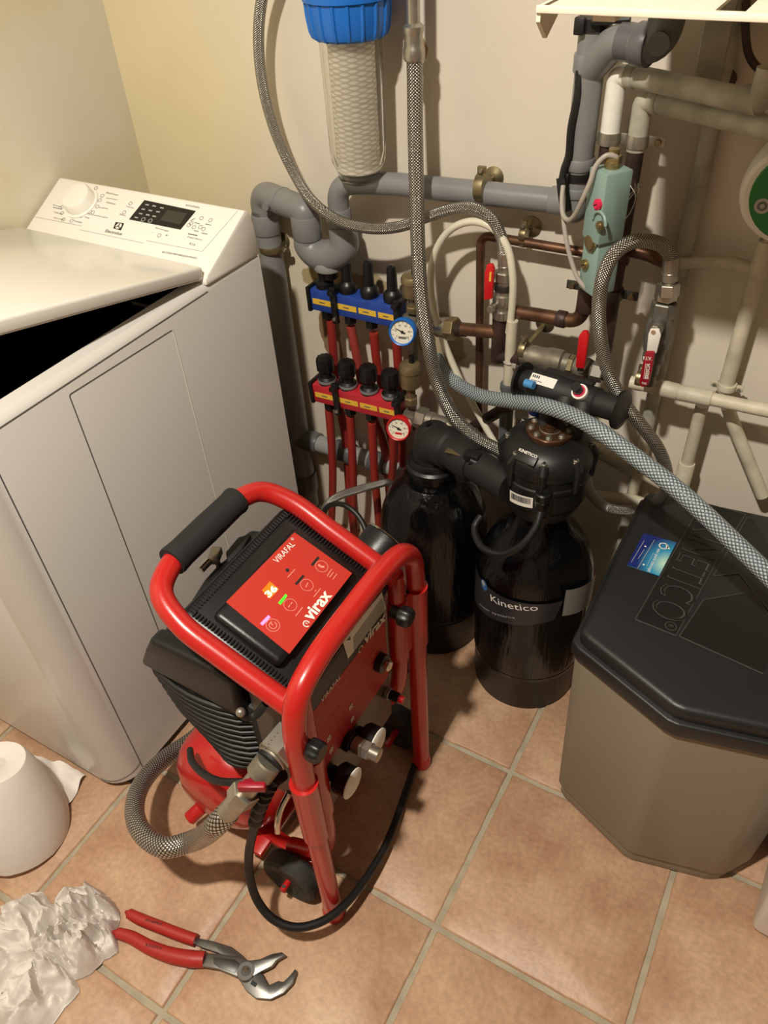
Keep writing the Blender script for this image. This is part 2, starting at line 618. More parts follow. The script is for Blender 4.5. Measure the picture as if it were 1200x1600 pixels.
    def line(s, F, a, b, w, m, n=.0004):
        a = Vector(a); b = Vector(b); d = (b - a).normalized(); q = Vector((-d.y, d.x)) * w / 2
        return s.poly(F, [(a + q)[:], (a - q)[:], (b - q)[:], (b + q)[:]], m, n)

    def text(s, F, txt, u, v, size, m, width=None, rot=0, n=.0005, fn=None, bold=0, shear=0, height=None):
        c = bpy.data.curves.new('t', 'FONT')
        c.body = txt; c.size = 1; c.offset = bold; c.shear = shear; c.resolution_u = 3
        o = bpy.data.objects.new('t', c); C.objects.link(o)
        me = bpy.data.meshes.new_from_object(o.evaluated_get(bpy.context.evaluated_depsgraph_get()))
        xs = [p.co.x for p in me.vertices]; ys = [p.co.y for p in me.vertices]
        bpy.data.objects.remove(o); bpy.data.curves.remove(c)
        if not xs:
            return s
        x0 = min(xs); wd = max(xs) - x0
        sx = size if width is None else width / wd
        sy = size if height is None else height / (max(ys) - min(0, min(ys)))
        cr, sr = math.cos(rot), math.sin(rot)
        out = []
        for p in me.vertices:
            x = (p.co.x - x0) * sx; y = p.co.y * sy
            q = (u + x * cr - y * sr, v + x * sr + y * cr)
            out.append(fn(q[0], q[1], n) if fn else F @ Vector((q[0], q[1], n)))
        s.add(out, [list(p.vertices) for p in me.polygons], m)
        bpy.data.meshes.remove(me)
        return s

    def tpix(s, F, txt, p0, p1, m, height, n=.0005, **k):
        """text whose baseline runs between two points seen on the surface"""
        a = fpix(F, *p0); b = fpix(F, *p1)
        return s.text(F, txt, a[0], a[1], 1, m, width=math.dist(a, b), rot=math.atan2(b[1] - a[1], b[0] - a[0]), n=n, height=height, **k)

    def build(s, name, parent=None, sharp=35, label=None, cat=None, group=None, kind=None, origin=None):
        me = bpy.data.meshes.new(name)
        off = Vector((0, 0, 0))
        if parent is not None:
            p = parent
            while p is not None:
                off += p.location; p = p.parent
        else:
            if origin is None and s.v:
                xs = [p.x for p in s.v]; ys = [p.y for p in s.v]; zs = [p.z for p in s.v]
                origin = ((min(xs) + max(xs)) / 2, (min(ys) + max(ys)) / 2, min(zs))
            if kind == 'structure':
                origin = (0, 0, 0)
            off = Vector(origin or (0, 0, 0))
        me.from_pydata([p - off for p in s.v], [], s.f)
        for q in s.mats:
            me.materials.append(M[q])
        for i, p in enumerate(me.polygons):
            p.material_index = s.m[i]; p.use_smooth = True
        if any(u for u in s.uv):
            ul = me.uv_layers.new(name='uv')
            for i, p in enumerate(me.polygons):
                u = s.uv[i]
                if u:
                    for j, li in enumerate(p.loop_indices):
                        ul.data[li].uv = u[j]
        me.validate()
        me.set_sharp_from_angle(angle=R_(sharp))
        o = bpy.data.objects.new(name, me)
        C.objects.link(o)
        if parent is not None:
            o.parent = parent
        else:
            o.location = off
        if label: o['label'] = label
        if cat: o['category'] = cat
        if group: o['group'] = group
        if kind: o['kind'] = kind
        return o


def thing(name, label, cat, loc, group=None):
    o = bpy.data.objects.new(name, None)
    o.empty_display_size = .05
    o.location = loc
    C.objects.link(o)
    o['label'] = label; o['category'] = cat
    if group: o['group'] = group
    return o


X_, Y_, Z_ = Vector((1, 0, 0)), Vector((0, 1, 0)), Vector((0, 0, 1))
V3 = Vector
WY = 1.20      # back wall
WX = -1.29    # left wall
# ================================================================== the room
def floor():
    T = .315
    b = MB()
    b.box((.2, -.19, -.03), (3.1, 2.9, .05), 'grout')
    g = .0045
    for i in range(-4, 7):
        for j in range(-7, 4):
            x0 = -.2333 + i * T + g; x1 = x0 + T - 2 * g
            y0 = .4402 + j * T + g; y1 = y0 + T - 2 * g
            x0 = max(x0, WX); x1 = min(x1, 1.7); y0 = max(y0, -1.6); y1 = min(y1, WY)
            if x1 - x0 < .01 or y1 - y0 < .01:
                continue
            # slightly wavy edged tile with a soft arris
            n = 10
            rnd = random.Random(i * 31 + j)
            ring = []
            for (a, c) in (((x0, y0), (x1, y0)), ((x1, y0), (x1, y1)), ((x1, y1), (x0, y1)), ((x0, y1), (x0, y0))):
                for k in range(n):
                    t = k / n
                    ring.append((a[0] + (c[0] - a[0]) * t + rnd.uniform(-.0008, .0008), a[1] + (c[1] - a[1]) * t + rnd.uniform(-.0008, .0008)))
            cx, cy = (x0 + x1) / 2, (y0 + y1) / 2
            m = len(ring)
            V = [(p[0], p[1], -.006) for p in ring] + [(p[0] + (cx - p[0]) * .006, p[1] + (cy - p[1]) * .006, -.0012) for p in ring] + [(p[0] + (cx - p[0]) * .02, p[1] + (cy - p[1]) * .02, 0) for p in ring]
            F = []
            for q in range(2):
                for k in range(m):
                    F.append((q * m + k, q * m + (k + 1) % m, (q + 1) * m + (k + 1) % m, (q + 1) * m + k))
            F.append(tuple(2 * m + k for k in range(m)))
            b.add(V, F, 'terracotta_tile')
    b.build('floor', kind='structure', sharp=60)


floor()
MB().box((.2, WY + .05, 1.2), (3.2, .1, 2.5), 'wall_paint_back').build('wall_back', kind='structure')
MB().box((WX - .05, -.19, 1.2), (.1, 2.9, 2.5), 'wall_paint_left').build('wall_left', kind='structure')
MB().box((1.75, -.19, 1.2), (.1, 2.9, 2.5), 'wall_paint').build('wall_right', kind='structure')
MB().box((.2, -1.65, 1.2), (3.2, .1, 2.5), 'wall_paint').build('wall_front', kind='structure')
MB().box((.2, -.19, 2.45), (3.2, 3.0, .1), 'wall_paint').build('ceiling', kind='structure')

# ================================================================== washing machine
def washing_machine():
    t = thing('washing_machine', 'white top-loading washing machine with its lid ajar, against the left wall', 'washing machine', (-1.075, .68, 0))
    x0, x1, y0, y1 = -1.278, -.85, .363, 1.0
    r = .055
    def arc(cx, cy, a0, a1, rr, n=8):
        return [(cx + rr * math.cos(a0 + (a1 - a0) * k / n), cy + rr * math.sin(a0 + (a1 - a0) * k / n)) for k in range(n + 1)]
    # hollow body: wall ring + deck
    out = arc(x0 + r, y0 + r, PI, 1.5 * PI, r) + arc(x1 - r, y0 + r, 1.5 * PI, 2 * PI, r) + [(x1, y1), (x0, y1)]
    b = MB()
    zt = .806
    n = len(out)
    def inset(p, d):
        cx, cy = (x0 + x1) / 2, (y0 + y1) / 2
        return (p[0] - d * (1 if p[0] > cx else -1) * min(1, abs(p[0] - cx) / .1), p[1] - d * (1 if p[1] > cy else -1) * min(1, abs(p[1] - cy) / .1))
    levels = [(0, .022), (0, zt), (.004, zt + .008), (.012, zt + .014), (.030, zt + .016), (.036, zt + .010), (.046, zt - .012), (.050, zt - .05)]
    V = []
    for d, z in levels:
        V += [inset(p, d) + (z,) for p in out]
    F = []
    for q in range(len(levels) - 1):
        for k in range(n):
            F.append((q * n + k, q * n + (k + 1) % n, (q + 1) * n + (k + 1) % n, (q + 1) * n + k))
    F.append(tuple(range(n))[::-1])
    b.add(V, F, 'machine_side')
    b.build('body', t, sharp=28)
    # deck and tub opening
    MB().prism([inset(p, .048) for p in out], zt - .33, zt - .32, 'tub_dark').build('tub_floor', t)
    b = MB()
    V = []
    for z in (zt - .32, zt - .045):
        V += [inset(p, .052) + (z,) for p in out]
    b.add(V, [(k, k + n, (k + 1) % n + n, (k + 1) % n) for k in range(n)], 'tub_dark')
    b.lathe([(.17, 0), (.17, .16), (.16, .17)], frame((-1.075, .62, zt - .31), X_, Y_), 'tub_dark')
    for k in range(6):
        b.cyl((-.95 + k * .012, .80, zt - .07), (-.95 + k * .012, .798, zt - .07), .0016, 'print_grey', 8)
    b.build('tub', t)
    # raised frame in the side sheet and the seam of the front panel
    FS = frame((x1, 0, 0), Y_, Z_)
    b = MB()
    pts = [(.556, .02), (.556, .788), (.557, .790), (.559, .791), (.766, .785), (.768, .783), (.768, .02)]
    for i in range(len(pts) - 1):
        b.line(FS, pts[i], pts[i + 1], .0016, 'print_grey' if i < 4 else 'panel_white', .0004)  # flat lines: rear side pale, the groove's highlight put into the colour
    b.build('pressed_groove_shading', t)
    b = MB(); b.box((x1 - .0005, .64, zt + .001), (.002, .44, .0012), 'print_grey'); b.build('rim_seam', t)
    b = MB()
    b.box((x1 - .0003, y0 + r, .41), (.0024, .0012, .79), 'print_grey')
    b.build('panel_seam', t)
    MB().box(((x0 + x1) / 2, .68, .012), (.40, .58, .022), 'black_matte').build('plinth', t)  # black block standing in for the shaded gap under the body
    # kick-panel outline at the foot of the rounded front corner
    b = MB()
    pts = [V3((x1 + .0006, y0 + r - .002, .05 + .0))]
    for k in range(9):
        a = -k / 8 * PI / 2
        pts.append(V3((x1 - r + (r + .0006) * math.cos(a), y0 + r + (r + .0006) * math.sin(a), .028 + .02 * (1 - k / 8) ** 2)))
    b.tube(pts, .0007, 'print_grey', 6)
    b.build('kick_panel_edge', t)
    # control console: wedge at the rear
    py0, pz0, py1, pz1 = .860, .826, .992, .893
    b = MB()
    prof = [(py0, .816), (py0 + .001, pz0), (py0 + .008, pz0 + .006), (py1 - .010, pz1 + .001), (py1, pz1 - .004), (y1, .86), (y1, .812)]
    X = Matrix(((0, 0, 1, 0), (1, 0, 0, 0), (0, 1, 0, 0), (0, 0, 0, 1)))
    b.prism(prof, x0 - .004, x1 + .001, 'panel_white', X, bev=.0035)
    con = b.build('control_console', t)
    U = X_
    Vd = V3((0, py1 - .010 - py0 - .008, pz1 + .001 - pz0 - .006)).normalized()
    F0 = frame((x0, py0 + .008, pz0 + .006 + .0001), U, Vd)
    b = MB()
    b.ppix(F0, ((226, 313), (306, 330), (282, 359), (202, 343)), 'dark_glass', .0008)
    dsp = b.build('display', t)
    F1 = frame(F0.translation + V3((F0[0][2], F0[1][2], F0[2][2])) * .0008, U, Vd)
    b = MB()
    b.ppix(F1, ((262, 328), (293, 334), (281, 351), (250, 344)), 'screen_grey', .0003)
    for (px, py) in ((230, 320), (241, 322), (253, 325), (224, 327), (235, 329), (247, 331), (220, 334), (231, 336), (241, 338), (213, 340)):
        u, v = fpix(F1, px, py)
        b.rect(F1, u - .004, v - .0012, u + .004, v + .0012, 'print_light', .0003)
    for (px, py) in ((224, 343), (235, 345)):
        u, v = fpix(F1, px, py)
        b.circ(F1, u, v, .0038, 'print_light', .0003, w=.0012, seg=16)
    b.build('display_symbols', dsp)
    # dial
    uc, vc = fpix(F0, 128, 318)
    Fk = frame(F0 @ V3((uc, vc, 0)), U, Vd)
    b = MB()
    b.lathe([(.0335, 0), (.0335, .003), (.0295, .004), (.0285, .018), (.0265, .0215), (.023, .0225), (.0, .0225)], Fk, 'knob_white', 60, lambda t_, z: 1 + (.018 if .004 <= z < .02 and int(t_ / (2 * PI) * 60) % 5 == 0 else 0))
    b.build('dial_knob', t, sharp=30)
    # prints
    b = MB()
    L = lambda s_, p0, p1, hgt, mm='print_grey': b.tpix(F0, s_, p0, p1, mm, hgt, bold=.0)
    L('Electrolux', (164, 363), (190, 368), .0062, 'print_black')
    L('INTUITION', (290, 322), (311, 326), .0036)
    L('Essorage', (243, 357), (263, 362), .0034)
    L('-', (236, 364), (240, 365), .0012)
    L('+', (257, 369), (262, 370), .004)
    L('6KG ZONES MEM FABRIQUE EN FRANCE', (253, 395), (307, 405), .0042)
    L('Blanc/Coton', (166, 302), (184, 306), .0032); L('Synthetiques', (166, 310), (183, 313), .0030)
    L('Delicats', (166, 317), (180, 320), .0030); L('Laine', (155, 325), (168, 327), .0030)
    L('Rincage', (83, 321), (96, 324), .0032); L('Vidange', (83, 332), (97, 335), .0032); L('Essorage', (84, 341), (99, 344), .0032)
    L('Couette', (115, 346), (128, 349), .0032); L('Soie', (132, 340), (139, 342), .0030); L('Antiallergie', (136, 335), (168, 341), .0030)
    L('Temp.', (196, 323), (210, 326), .0028); L('Rinc.', (187, 336), (197, 338), .0028)
    L('Depart/Pause', (293, 371), (315, 376), .0036)
    for p in ((302, 368), (0, 0)):
        if p[0]:
            u, v = fpix(F0, *p); b.rect(F0, u - .012, v + .0005, u + .008, v + .0022, 'print_grey')
    for p in ((249, 368), (315, 341), (329, 344), (313, 355), (318, 358), (303, 355), (299, 349), (295, 352), (150, 294), (160, 306), (156, 313), (152, 323), (145, 332), (141, 331), (127, 338), (112, 345), (99, 343), (97, 333), (98, 323), (204, 318), (194, 332)):
        u, v = fpix(F0, *p); b.circ(F0, u, v, .0035, 'print_grey', .0003, w=.0008, seg=14)
    for (p0, p1) in (((304, 348), (312, 350)), ((321, 350), (330, 352)), ((303, 360), (310, 362)), ((315, 364), (324, 366)), ((83, 324), (97, 327)), ((298, 345), (305, 341))):
        b.line(F0, fpix(F0, *p0), fpix(F0, *p1), .0012, 'print_grey')
    # logo: square with rounded mark
    u, v = fpix(F0, 184, 353)
    b.ppix(F0, ((181, 347), (194, 349), (189, 360), (177, 357)), 'print_black', .0004)
    u, v = fpix(F0, 185.5, 353.3)
    b.circ(F0, u, v, .0062, 'panel_white', .0006)
    b.poly(F0, ((u - .001, v + .006), (u + .001, v + .006), (u + .0012, v), (u + .005, v - .003), (u + .004, v - .0045), (u, v - .001), (u - .0045, v - .004), (u - .005, v - .0025), (u - .001, v + .001)), 'print_black', .0008)
    b.tpix(F0, 'D|', (296, 382), (304, 384), 'print_grey', .0048)
    b.build('console_lettering', con)
    b = MB()
    for (p0, p1) in (((55, 339), (127, 353)), ((125, 359), (224, 380)), ((229, 376), (316, 393)), ((316, 393), (371, 330))):
        b.line(F0, fpix(F0, *p0), fpix(F0, *p1), .0009, 'print_light', .0003)
    b.build('console_groove', con)
    # lid, hinged at the console and tipped open
    a = math.atan2(.084, .36)
    Fl = frame((x0, .862, .828), X_, V3((0, -math.cos(a), math.sin(a))))
    b = MB()
    w_, l_ = .424, .50
    po = [(0, 0), (w_, 0), (w_, l_ - .02), (w_ - .02, l_), (.02, l_), (0, l_ - .02)]
    Xl = Fl @ Matrix.Translation((0, 0, 0))
    b.prism([(p[0], p[1]) for p in po], -.018, 0.004, 'white_enamel', Xl, bev=.005, seg=3)
    b.build('lid', t, sharp=50)
    # latch tongue and detergent tray glimpsed under the lid
    MB().box((-.93, .79, .80), (.04, .004, .004), 'nickel').build('latch', t)
    return t


washing_machine()

# ================================================================== air compressor on the floor
def tubeU(b, pts, r, m, rad=.05, seg=18):
    b.tube(bend(pts, rad, 8), r, m, seg)


def compressor():
    t = thing('flushing_compressor', 'red framed flushing compressor with illuminated red control panel, standing on the tiles', 'compressor', (-.54, .53, 0))
    XF = -.392
    # front hoop (inverted U)
    tops = [atx(px, py, XF) for px, py in ((455, 1096), (476, 1036), (531, 962), (587, 897), (620, 874), (647, 890))]
    fl, fr = V3((XF, .378, .18)), V3((XF, .692, .15))
    zt = .612
    hoop = [V3((XF, .378, .02)), V3((XF, .380, .45)), V3((XF, .384, .545)), V3((XF, .402, .59)), V3((XF, .445, .608)), V3((XF, .53, .613)), V3((XF, .60, .612)), V3((XF, .655, .598)), V3((XF, .685, .565)), V3((XF, .692, .52)), V3((XF, .692, .43)), V3((XF, .692, .02))]
    b = MB(); b.tube(smooth(hoop, 7), .0155, 'frame_red', 18)
    b.build('front_hoop', t)
    for y in (.378, .692):
        MB().lathe([(.0185, 0), (.0185, .016), (.016, .022)], frame((XF, y, .001), X_, Y_), 'frame_red', 20).build('foot', t)
    # side tubes and sleeves
    for y, s in ((.378, 1), (.692, -1)):
        yi = y + s * .037
        b = MB()
        if s == 1:
            P = [V3((XF - .012, yi, .56)), V3((XF - .012, yi, .20)), V3((XF - .03, yi, .12))]
            P += [V3((XF - .10, yi, .075))]
        else:
            P = [V3((XF - .012, yi, .555)), V3((XF - .012, yi, .34)), V3((XF - .02, yi, .27)), V3((XF - .07, yi, .17)), V3((XF - .13, yi, .09))]
        b.tube(bend(P, .06), .0135, 'frame_red', 16)
        b.build('frame_tube', t)
        # clamp sleeve: two shells joined by a web, a knob on it
        zs, ze = (.28, .425) if s == 1 else (.37, .50)
        b = MB()
        b.lathe([(.0185, 0), (.019, ze - zs - .004), (.0195, ze - zs)], frame((XF, y, zs), X_, Y_), 'frame_red', 24)
        b.lathe([(.0165, 0), (.0165, ze - zs)], frame((XF - .012, yi, zs), X_, Y_), 'frame_red', 20)
        b.box((XF - .004, (y + yi) / 2, (zs + ze) / 2), (.010, abs(yi - y), ze - zs), 'frame_red', bev=.002)
        sl = b.build('clamp_sleeve', t)
        b = MB()
        kp_ = atx(497, 1175, XF + .028) if s == 1 else atx(637, 965, XF + .028)
        ky, kz = kp_.y, kp_.z
        b.cyl((XF + .002, ky, kz), (XF + .016, ky, kz), .010, 'black_plastic')
        b.lathe([(.0135, 0), (.0145, .003), (.0145, .014), (.012, .018), (0, .018)], axm((XF + .016, ky, kz), (XF + .04, ky, kz)), 'black_plastic', 42, lambda a_, z: 1 + .06 * math.cos(7 * a_))
        b.build('clamp_knob', sl)
    # handle (rear hoop), sloping
    hz = lambda x: .553 + (-.405 - x) * .46
    hp = [(-.398, .402), (-.50, .400), (-.565, .402), (-.606, .420), (-.622, .462), (-.624, .53), (-.622, .60), (-.608, .636), (-.57, .652), (-.50, .652), (-.398, .651)]
    b = MB(); b.tube(smooth([V3((x, y, hz(x))) for x, y in hp], 7), .0150, 'frame_red', 18)
    hd = b.build('rear_handle', t)
    b = MB()
    z_ = hz(-.623)
    X = axm((-.6235, .462, z_), (-.6235, .60, z_))
    b.lathe([(.0165, 0), (.0205, .0), (.0212, .004), (.0200, .02), (.0205, .07), (.0200, .125), (.0212, .134), (.0205, .138), (.0165, .138)], X, 'foam_black', 28)
    b.build('foam_grip', hd)
    # control head: tilted box in the plane of the handle
    a = math.atan(.46)
    Vx = V3((-math.cos(a), 0, math.sin(a)))     # up the slope, away from the board
    Fh = frame((-.412, .53, hz(-.412)), V3((0, -1, 0)), Vx)   # u = -y
    if (Fh[2][2]) < 0:
        Fh = frame((-.412, .53, hz(-.412)), V3((0, 1, 0)), Vx)
    sg = 1 if Fh[1][0] > 0 else -1
    b = MB()
    b.box((0, .083, -.032), (.232, .195, .05), 'black_plastic', Fh, bev=.010, seg=3)
    ch = b.build('control_box', t)
    b = MB()
    # ribbed gasket
    gw, gl = .104, .086
    for k in range(150):
        q = k / 150
        per = 2 * (2 * gw + 2 * gl)
        d = q * per
        if d < 2 * gw: u, v, hh = -gw + d, -gl, 0
        elif d < 2 * gw + 2 * gl: u, v, hh = gw, -gl + d - 2 * gw, 1
        elif d < 4 * gw + 2 * gl: u, v, hh = gw - (d - 2 * gw - 2 * gl), gl, 0
        else: u, v, hh = -gw, gl - (d - 4 * gw - 2 * gl), 1
        b.box((u, v + .083, -.006), (.0022 if not hh else .009, .009 if not hh else .0022, .005), 'black_rubber', Fh, bev=.0007, seg=1)
    b.build('ribbed_gasket', ch)
    b = MB()
    Fz = Fh @ Matrix.Translation((0, .083, .012))
    bc = [fpix(Fz, *p) for p in ((341, 962), (458, 820), (558, 893), (442, 1041))]
    bu0 = (bc[0][0] + bc[3][0]) / 2; bu1 = (bc[1][0] + bc[2][0]) / 2; bv0 = min(bc[2][1], bc[3][1]) + .003; bv1 = max(bc[0][1], bc[1][1]) - .003
    b.box(((bu0 + bu1) / 2, .083 + (bv0 + bv1) / 2, .003), (abs(bu1 - bu0) + .004, bv1 - bv0, .018), 'black_plastic', Fh, bev=.0085, seg=4)
    bz = b.build('bezel', ch)
    Fp = Fh @ Matrix.Translation((0, .083, .0122))
    b = MB()
    cs = [fpix(Fp, *p) for p in ((353, 941), (460, 832), (550, 896), (452, 1022))]
    u0 = (cs[0][0] + cs[3][0]) / 2; u1 = (cs[1][0] + cs[2][0]) / 2; v1 = (cs[0][1] + cs[1][1]) / 2; v0 = (cs[2][1] + cs[3][1]) / 2
    b.poly(Fp, cs, 'plate_red', .0006)
    pl = b.build('panel_plate', ch)
    Fq = Fp @ Matrix.Translation((0, 0, .0006))
    b = MB()
    z1 = lambda x, y: (320 + x / 4.2857, 810 + y / 4.2857)
    b.tpix(Fq, 'VIRAFAL', z1(487, 303), z1(606, 178), 'print_white', .0085)
    b.text(Fq, '®', *fpix(Fq, *z1(588, 152)), .006, 'print_white', rot=PI / 2 * 0)
    pw = [z1(705, 700), z1(850, 520)]
    b.tpix(Fq, 'virax', z1(712, 692), z1(852, 515), 'print_white', .0165, bold=.03)
    for (x, y) in ((782, 322), (683, 447), (572, 580), (456, 716)):
        u, v = fpix(Fq, *z1(x, y)); b.circ(Fq, u, v, .0088, 'print_pink', w=.0007)
    u, v = fpix(Fq, *z1(456, 716)); b.circ(Fq, u, v, .0048, 'print_pink', w=.0009, a0=.9, a1=6.6)
    for (p0, p1, w_) in (((760, 310), (775, 322), .003), ((775, 325), (800, 325), .003), ((692, 430), (675, 462), .0012), ((560, 596), (570, 580), .0012), ((575, 575), (585, 562), .0012), ((440, 700), (456, 716), .001),
                         ((555, 395), (605, 340), .001), ((608, 655), (655, 595), .001), ((728, 528), (775, 470), .001), ((738, 490), (745, 480), .001), ((818, 388), (850, 340), .001), ((835, 395), (862, 360), .001), ((858, 408), (885, 372), .001)):
        b.line(Fq, fpix(Fq, *z1(*p0)), fpix(Fq, *z1(*p1)), w_, 'print_pink')
    b.ppix(Fq, [z1(*p) for p in ((755, 255), (768, 265), (722, 320), (709, 310))], 'print_black')
    b.ppix(Fq, [z1(*p) for p in ((655, 378), (668, 388), (615, 447), (602, 437))], 'print_black')
    u, v = fpix(Fq, *z1(553, 347)); b.circ(Fq, u, v, .0026, 'print_black')
    u, v = fpix(Fq, *z1(680, 706)); b.circ(Fq, u, v, .0042, 'print_white', w=.0013, a0=-.6, a1=4.6, seg=16)
    b.line(Fq, fpix(Fq, *z1(672, 700)), fpix(Fq, *z1(688, 706)), .001, 'print_white')
    b.build('panel_print', pl)
    b = MB(); b.ppix(Fq, [z1(*p) for p in ((435, 422), (497, 476), (437, 538), (383, 482))], 'led_amber', .0004)
    dg = b.build('digit_display', pl, label='lit amber digit display')
    Fr = Fq @ Matrix.Translation((0, 0, .0005))
    b = MB(); b.tpix(Fr, '36', z1(428, 532), z1(490, 474), 'led_digit', .0092, bold=.03)
    b.build('lit_digits', dg)
    b = MB(); b.ppix(Fq, [z1(*p) for p in ((540, 508), (552, 518), (508, 578), (492, 566))], 'led_green', .0006); b.build('indicator_light', pl, label='green indicator light')
    b = MB(); b.ppix(Fq, [z1(*p) for p in ((425, 648), (440, 662), (388, 718), (370, 704))], 'led_pink', .0006); b.build('indicator_light', pl, label='pink indicator light')
    # front board
    xb = -.406
    b = MB()
    b.box((xb - .004, .5185, .40), (.006, .215, .312), 'board_grey', bev=.0015)
    bd = b.build('front_board', t)
    FB = frame((xb + .0, 0, 0), Y_, Z_)
    b = MB(); b.poly(FB, ((.412, .495), (.62, .495), (.62, .554), (.412, .54)), 'board_black', .0004); b.build('black_band', bd)
    b = MB(); b.poly(FB, ((.420, .358), (.622, .354), (.622, .492), (.420, .500)), 'label_red', .0007)
    lb = b.build('board_label', bd)
    FB2 = frame((xb + .0008, 0, 0), Y_, Z_)
    b = MB()
    z2 = lambda x, y: (420 + x / 4.2105, 900 + y / 4.2105)
    b.tpix(FB2, 'VIRAFAL', z2(345, 838), z2(472, 668), 'print_white', .009)
    b.tpix(FB2, 'virax', z2(628, 455), z2(766, 285), 'print_white', .019, bold=.03)
    u, v = fpix(FB2, *z2(603, 480)); b.circ(FB2, u, v, .005, 'print_white', w=.0015, a0=-.6, a1=4.6, seg=16)
    b.build('board_lettering', bd)
    b = MB()
    for k in range(6):
        b.line(FB2, (.435, .482 - k * .0052), (.505 + (k % 3) * .008, .482 - k * .0052), .0009, 'print_pink')
    for k in range(7):
        b.line(FB2, (.53, .452 - k * .0085), (.60 - (k % 3) * .012, .452 - k * .0085), .0009, 'print_pink')
    for k in range(5):
        b.line(FB2, (.445, .44 - k * .0085), (.49 - (k % 2) * .012, .44 - k * .0085), .0008, 'print_pink')
    for (x, y) in ((538, 860), (548, 940), (393, 1070), (408, 1145)):
        u, v = fpix(FB2, *z2(x, y))
        b.box((u, v, .0006), (.0085, .0095, .0008), 'print_white', FB2, bev=.0003)
        b.circ(FB2, u, v, .0028, 'label_red', .0012, w=.0012, seg=14)
    b.build('label_symbols', lb)
    # warning sticker under the hoop
    b = MB(); b.ppix(FB2, [z2(*p) for p in ((485, 430), (742, 105), (768, 215), (520, 545))], 'sticker_white', .0006)
    st = b.build('warning_sticker', bd)
    FB3 = frame((xb + .0015, 0, 0), Y_, Z_)
    b = MB()
    for k in range(8):
        q = .12 + k * .105
        p0 = (555 - 0 + 5 * q, 395 + 110 * q); p1 = (742 + 24 * q, 135 + 100 * q)
        a0 = fpix(FB3, *z2(*p0)); a1 = fpix(FB3, *z2(*p1))
        b.line(FB3, a0, a1, .0009, 'print_grey', .0003)
    uu = [fpix(FB3, *z2(*p)) for p in ((510, 425), (535, 395), (538, 420))]
    b.poly(FB3, uu, 'print_grey', .0003)
    b.build('sticker_print', st)
    # fittings on the board
    def fit(px, py, name, fn):
        p = atx(px, py, xb); q = MB(); fn(q, p); return q.build(name, bd)
    fit(590, 1033, 'air_coupling', lambda q, p: (q.cyl(p, p + X_ * .012, .015, 'black_plastic'), q.cyl(p + X_ * .002, p + X_ * .022, .008, 'chrome', bev=.001), q.ring(p + X_ * .020, X_, .0075, .0015, 'chrome')))
    fit(603, 1082, 'hose_connector', lambda q, p: (q.hexn(p, p + X_ * .008, .011, 'nickel'), q.cyl(p + X_ * .008, p + X_ * .024, .0085, 'black_plastic'), q.cyl(p + X_ * .024, p + X_ * .032, .006, 'lever_red')))
    def outlet(q, p):
        q.cyl(p, p + X_ * .012, .016, 'black_plastic', bev=.001)
        q.cyl(p + X_ * .012, p + X_ * .030, .013, 'nickel', bev=.002)
        q.hexn(p + X_ * .030, p + X_ * .042, .0145, 'nickel')
        q.cyl(p + X_ * .042, p + X_ * .056, .011, 'nickel')
    fit(541, 1156, 'water_outlet', outlet)
    for i, (px, py) in enumerate(((549, 1223), (588, 1160))):
        p = atx(px, py, xb + .035); p0 = V3((xb, p.y, p.z))
        q = MB()
        q.cyl(p0 + X_ * .001, p0 + X_ * .012, .012, 'black_plastic')
        q.lathe([(.020, 0), (.0235, .004), (.0235, .022), (.0240, .024)], axm(p0 + X_ * .012, p0 + X_ * .05), 'black_plastic', 36)
        g = q.build('protective_cap', bd)
        q = MB(); q.lathe([(.0240, 0), (.0240, .0015), (.021, .003), (0, .003)], axm(p0 + X_ * .0362, p0 + X_ * .05), 'sticker_white', 36)
        q.build('cap_face', g)
    # side sheet behind the board, closing the cabinet
    b = MB()
    b.box((-.452, .5185, .395), (.088, .205, .27), 'board_grey', bev=.004)
    b.build('cabinet', t)
    # motor housing
    b = MB()
    prof = [(-.638, .550), (-.662, .510), (-.694, .455), (-.684, .405), (-.648, .355), (-.60, .322), (-.558, .305), (-.515, .325), (-.500, .36), (-.492, .45), (-.492, .540), (-.52, .550)]
    XM = Matrix(((1, 0, 0, 0), (0, 0, -1, 0), (0, 1, 0, 0), (0, 0, 0, 1)))
    b.prism(prof, -.655, -.425, 'black_plastic', XM, bev=.012, seg=3)
    mh = b.build('motor_housing', t)
    # bulged ribbed grille on the end
    b = MB()
    n = 12
    for k in range(n):
        z = .464 - k * .0132
        xl = -.693 + max(0, (.45 - z)) * .38 + max(0, (.385 - z)) * .75
        xr = -.502 - max(0, (.35 - z)) * .5
        P = []
        for i in range(9):
            q = i / 8
            x = xl + (xr - xl) * q
            P.append(V3((x, .425 - .026 * math.sin(PI * min(1, max(0, q * 1.0))) ** .6, z - .012 * q)))
        b.tube(P, .0046, 'black_rubber', 8)
    b.build('cooling_grille', mh)
    b = MB()
    b.prism([(-.684, .474), (-.505, .462), (-.500, .545), (-.53, .554), (-.640, .554), (-.660, .52)], -.427, -.399, 'black_plastic', XM, bev=.008, seg=3)
    b.build('end_cover', mh)
    b = MB()
    b.prism([(-.515, .33), (-.497, .35), (-.488, .46), (-.51, .47)], -.60, -.418, 'black_matte', XM, bev=.003)
    for z in (.36, .44):
        b.tube([V3((-.489, .425, z)), V3((-.487, .50, z + .004))], .0015, 'nickel', 8)
    b.build('side_shroud', mh)
    # intake cover at the rear top
    b = MB()
    b.prism([atz(px, py, .585)[:2] for px, py in ((289, 950), (318, 905), (340, 880), (352, 872), (366, 846), (392, 826), (436, 832), (450, 850), (400, 960), (330, 1000))], .50, .585, 'black_plastic', bev=.006)
    b.build('intake_cover', mh)
    b = MB()
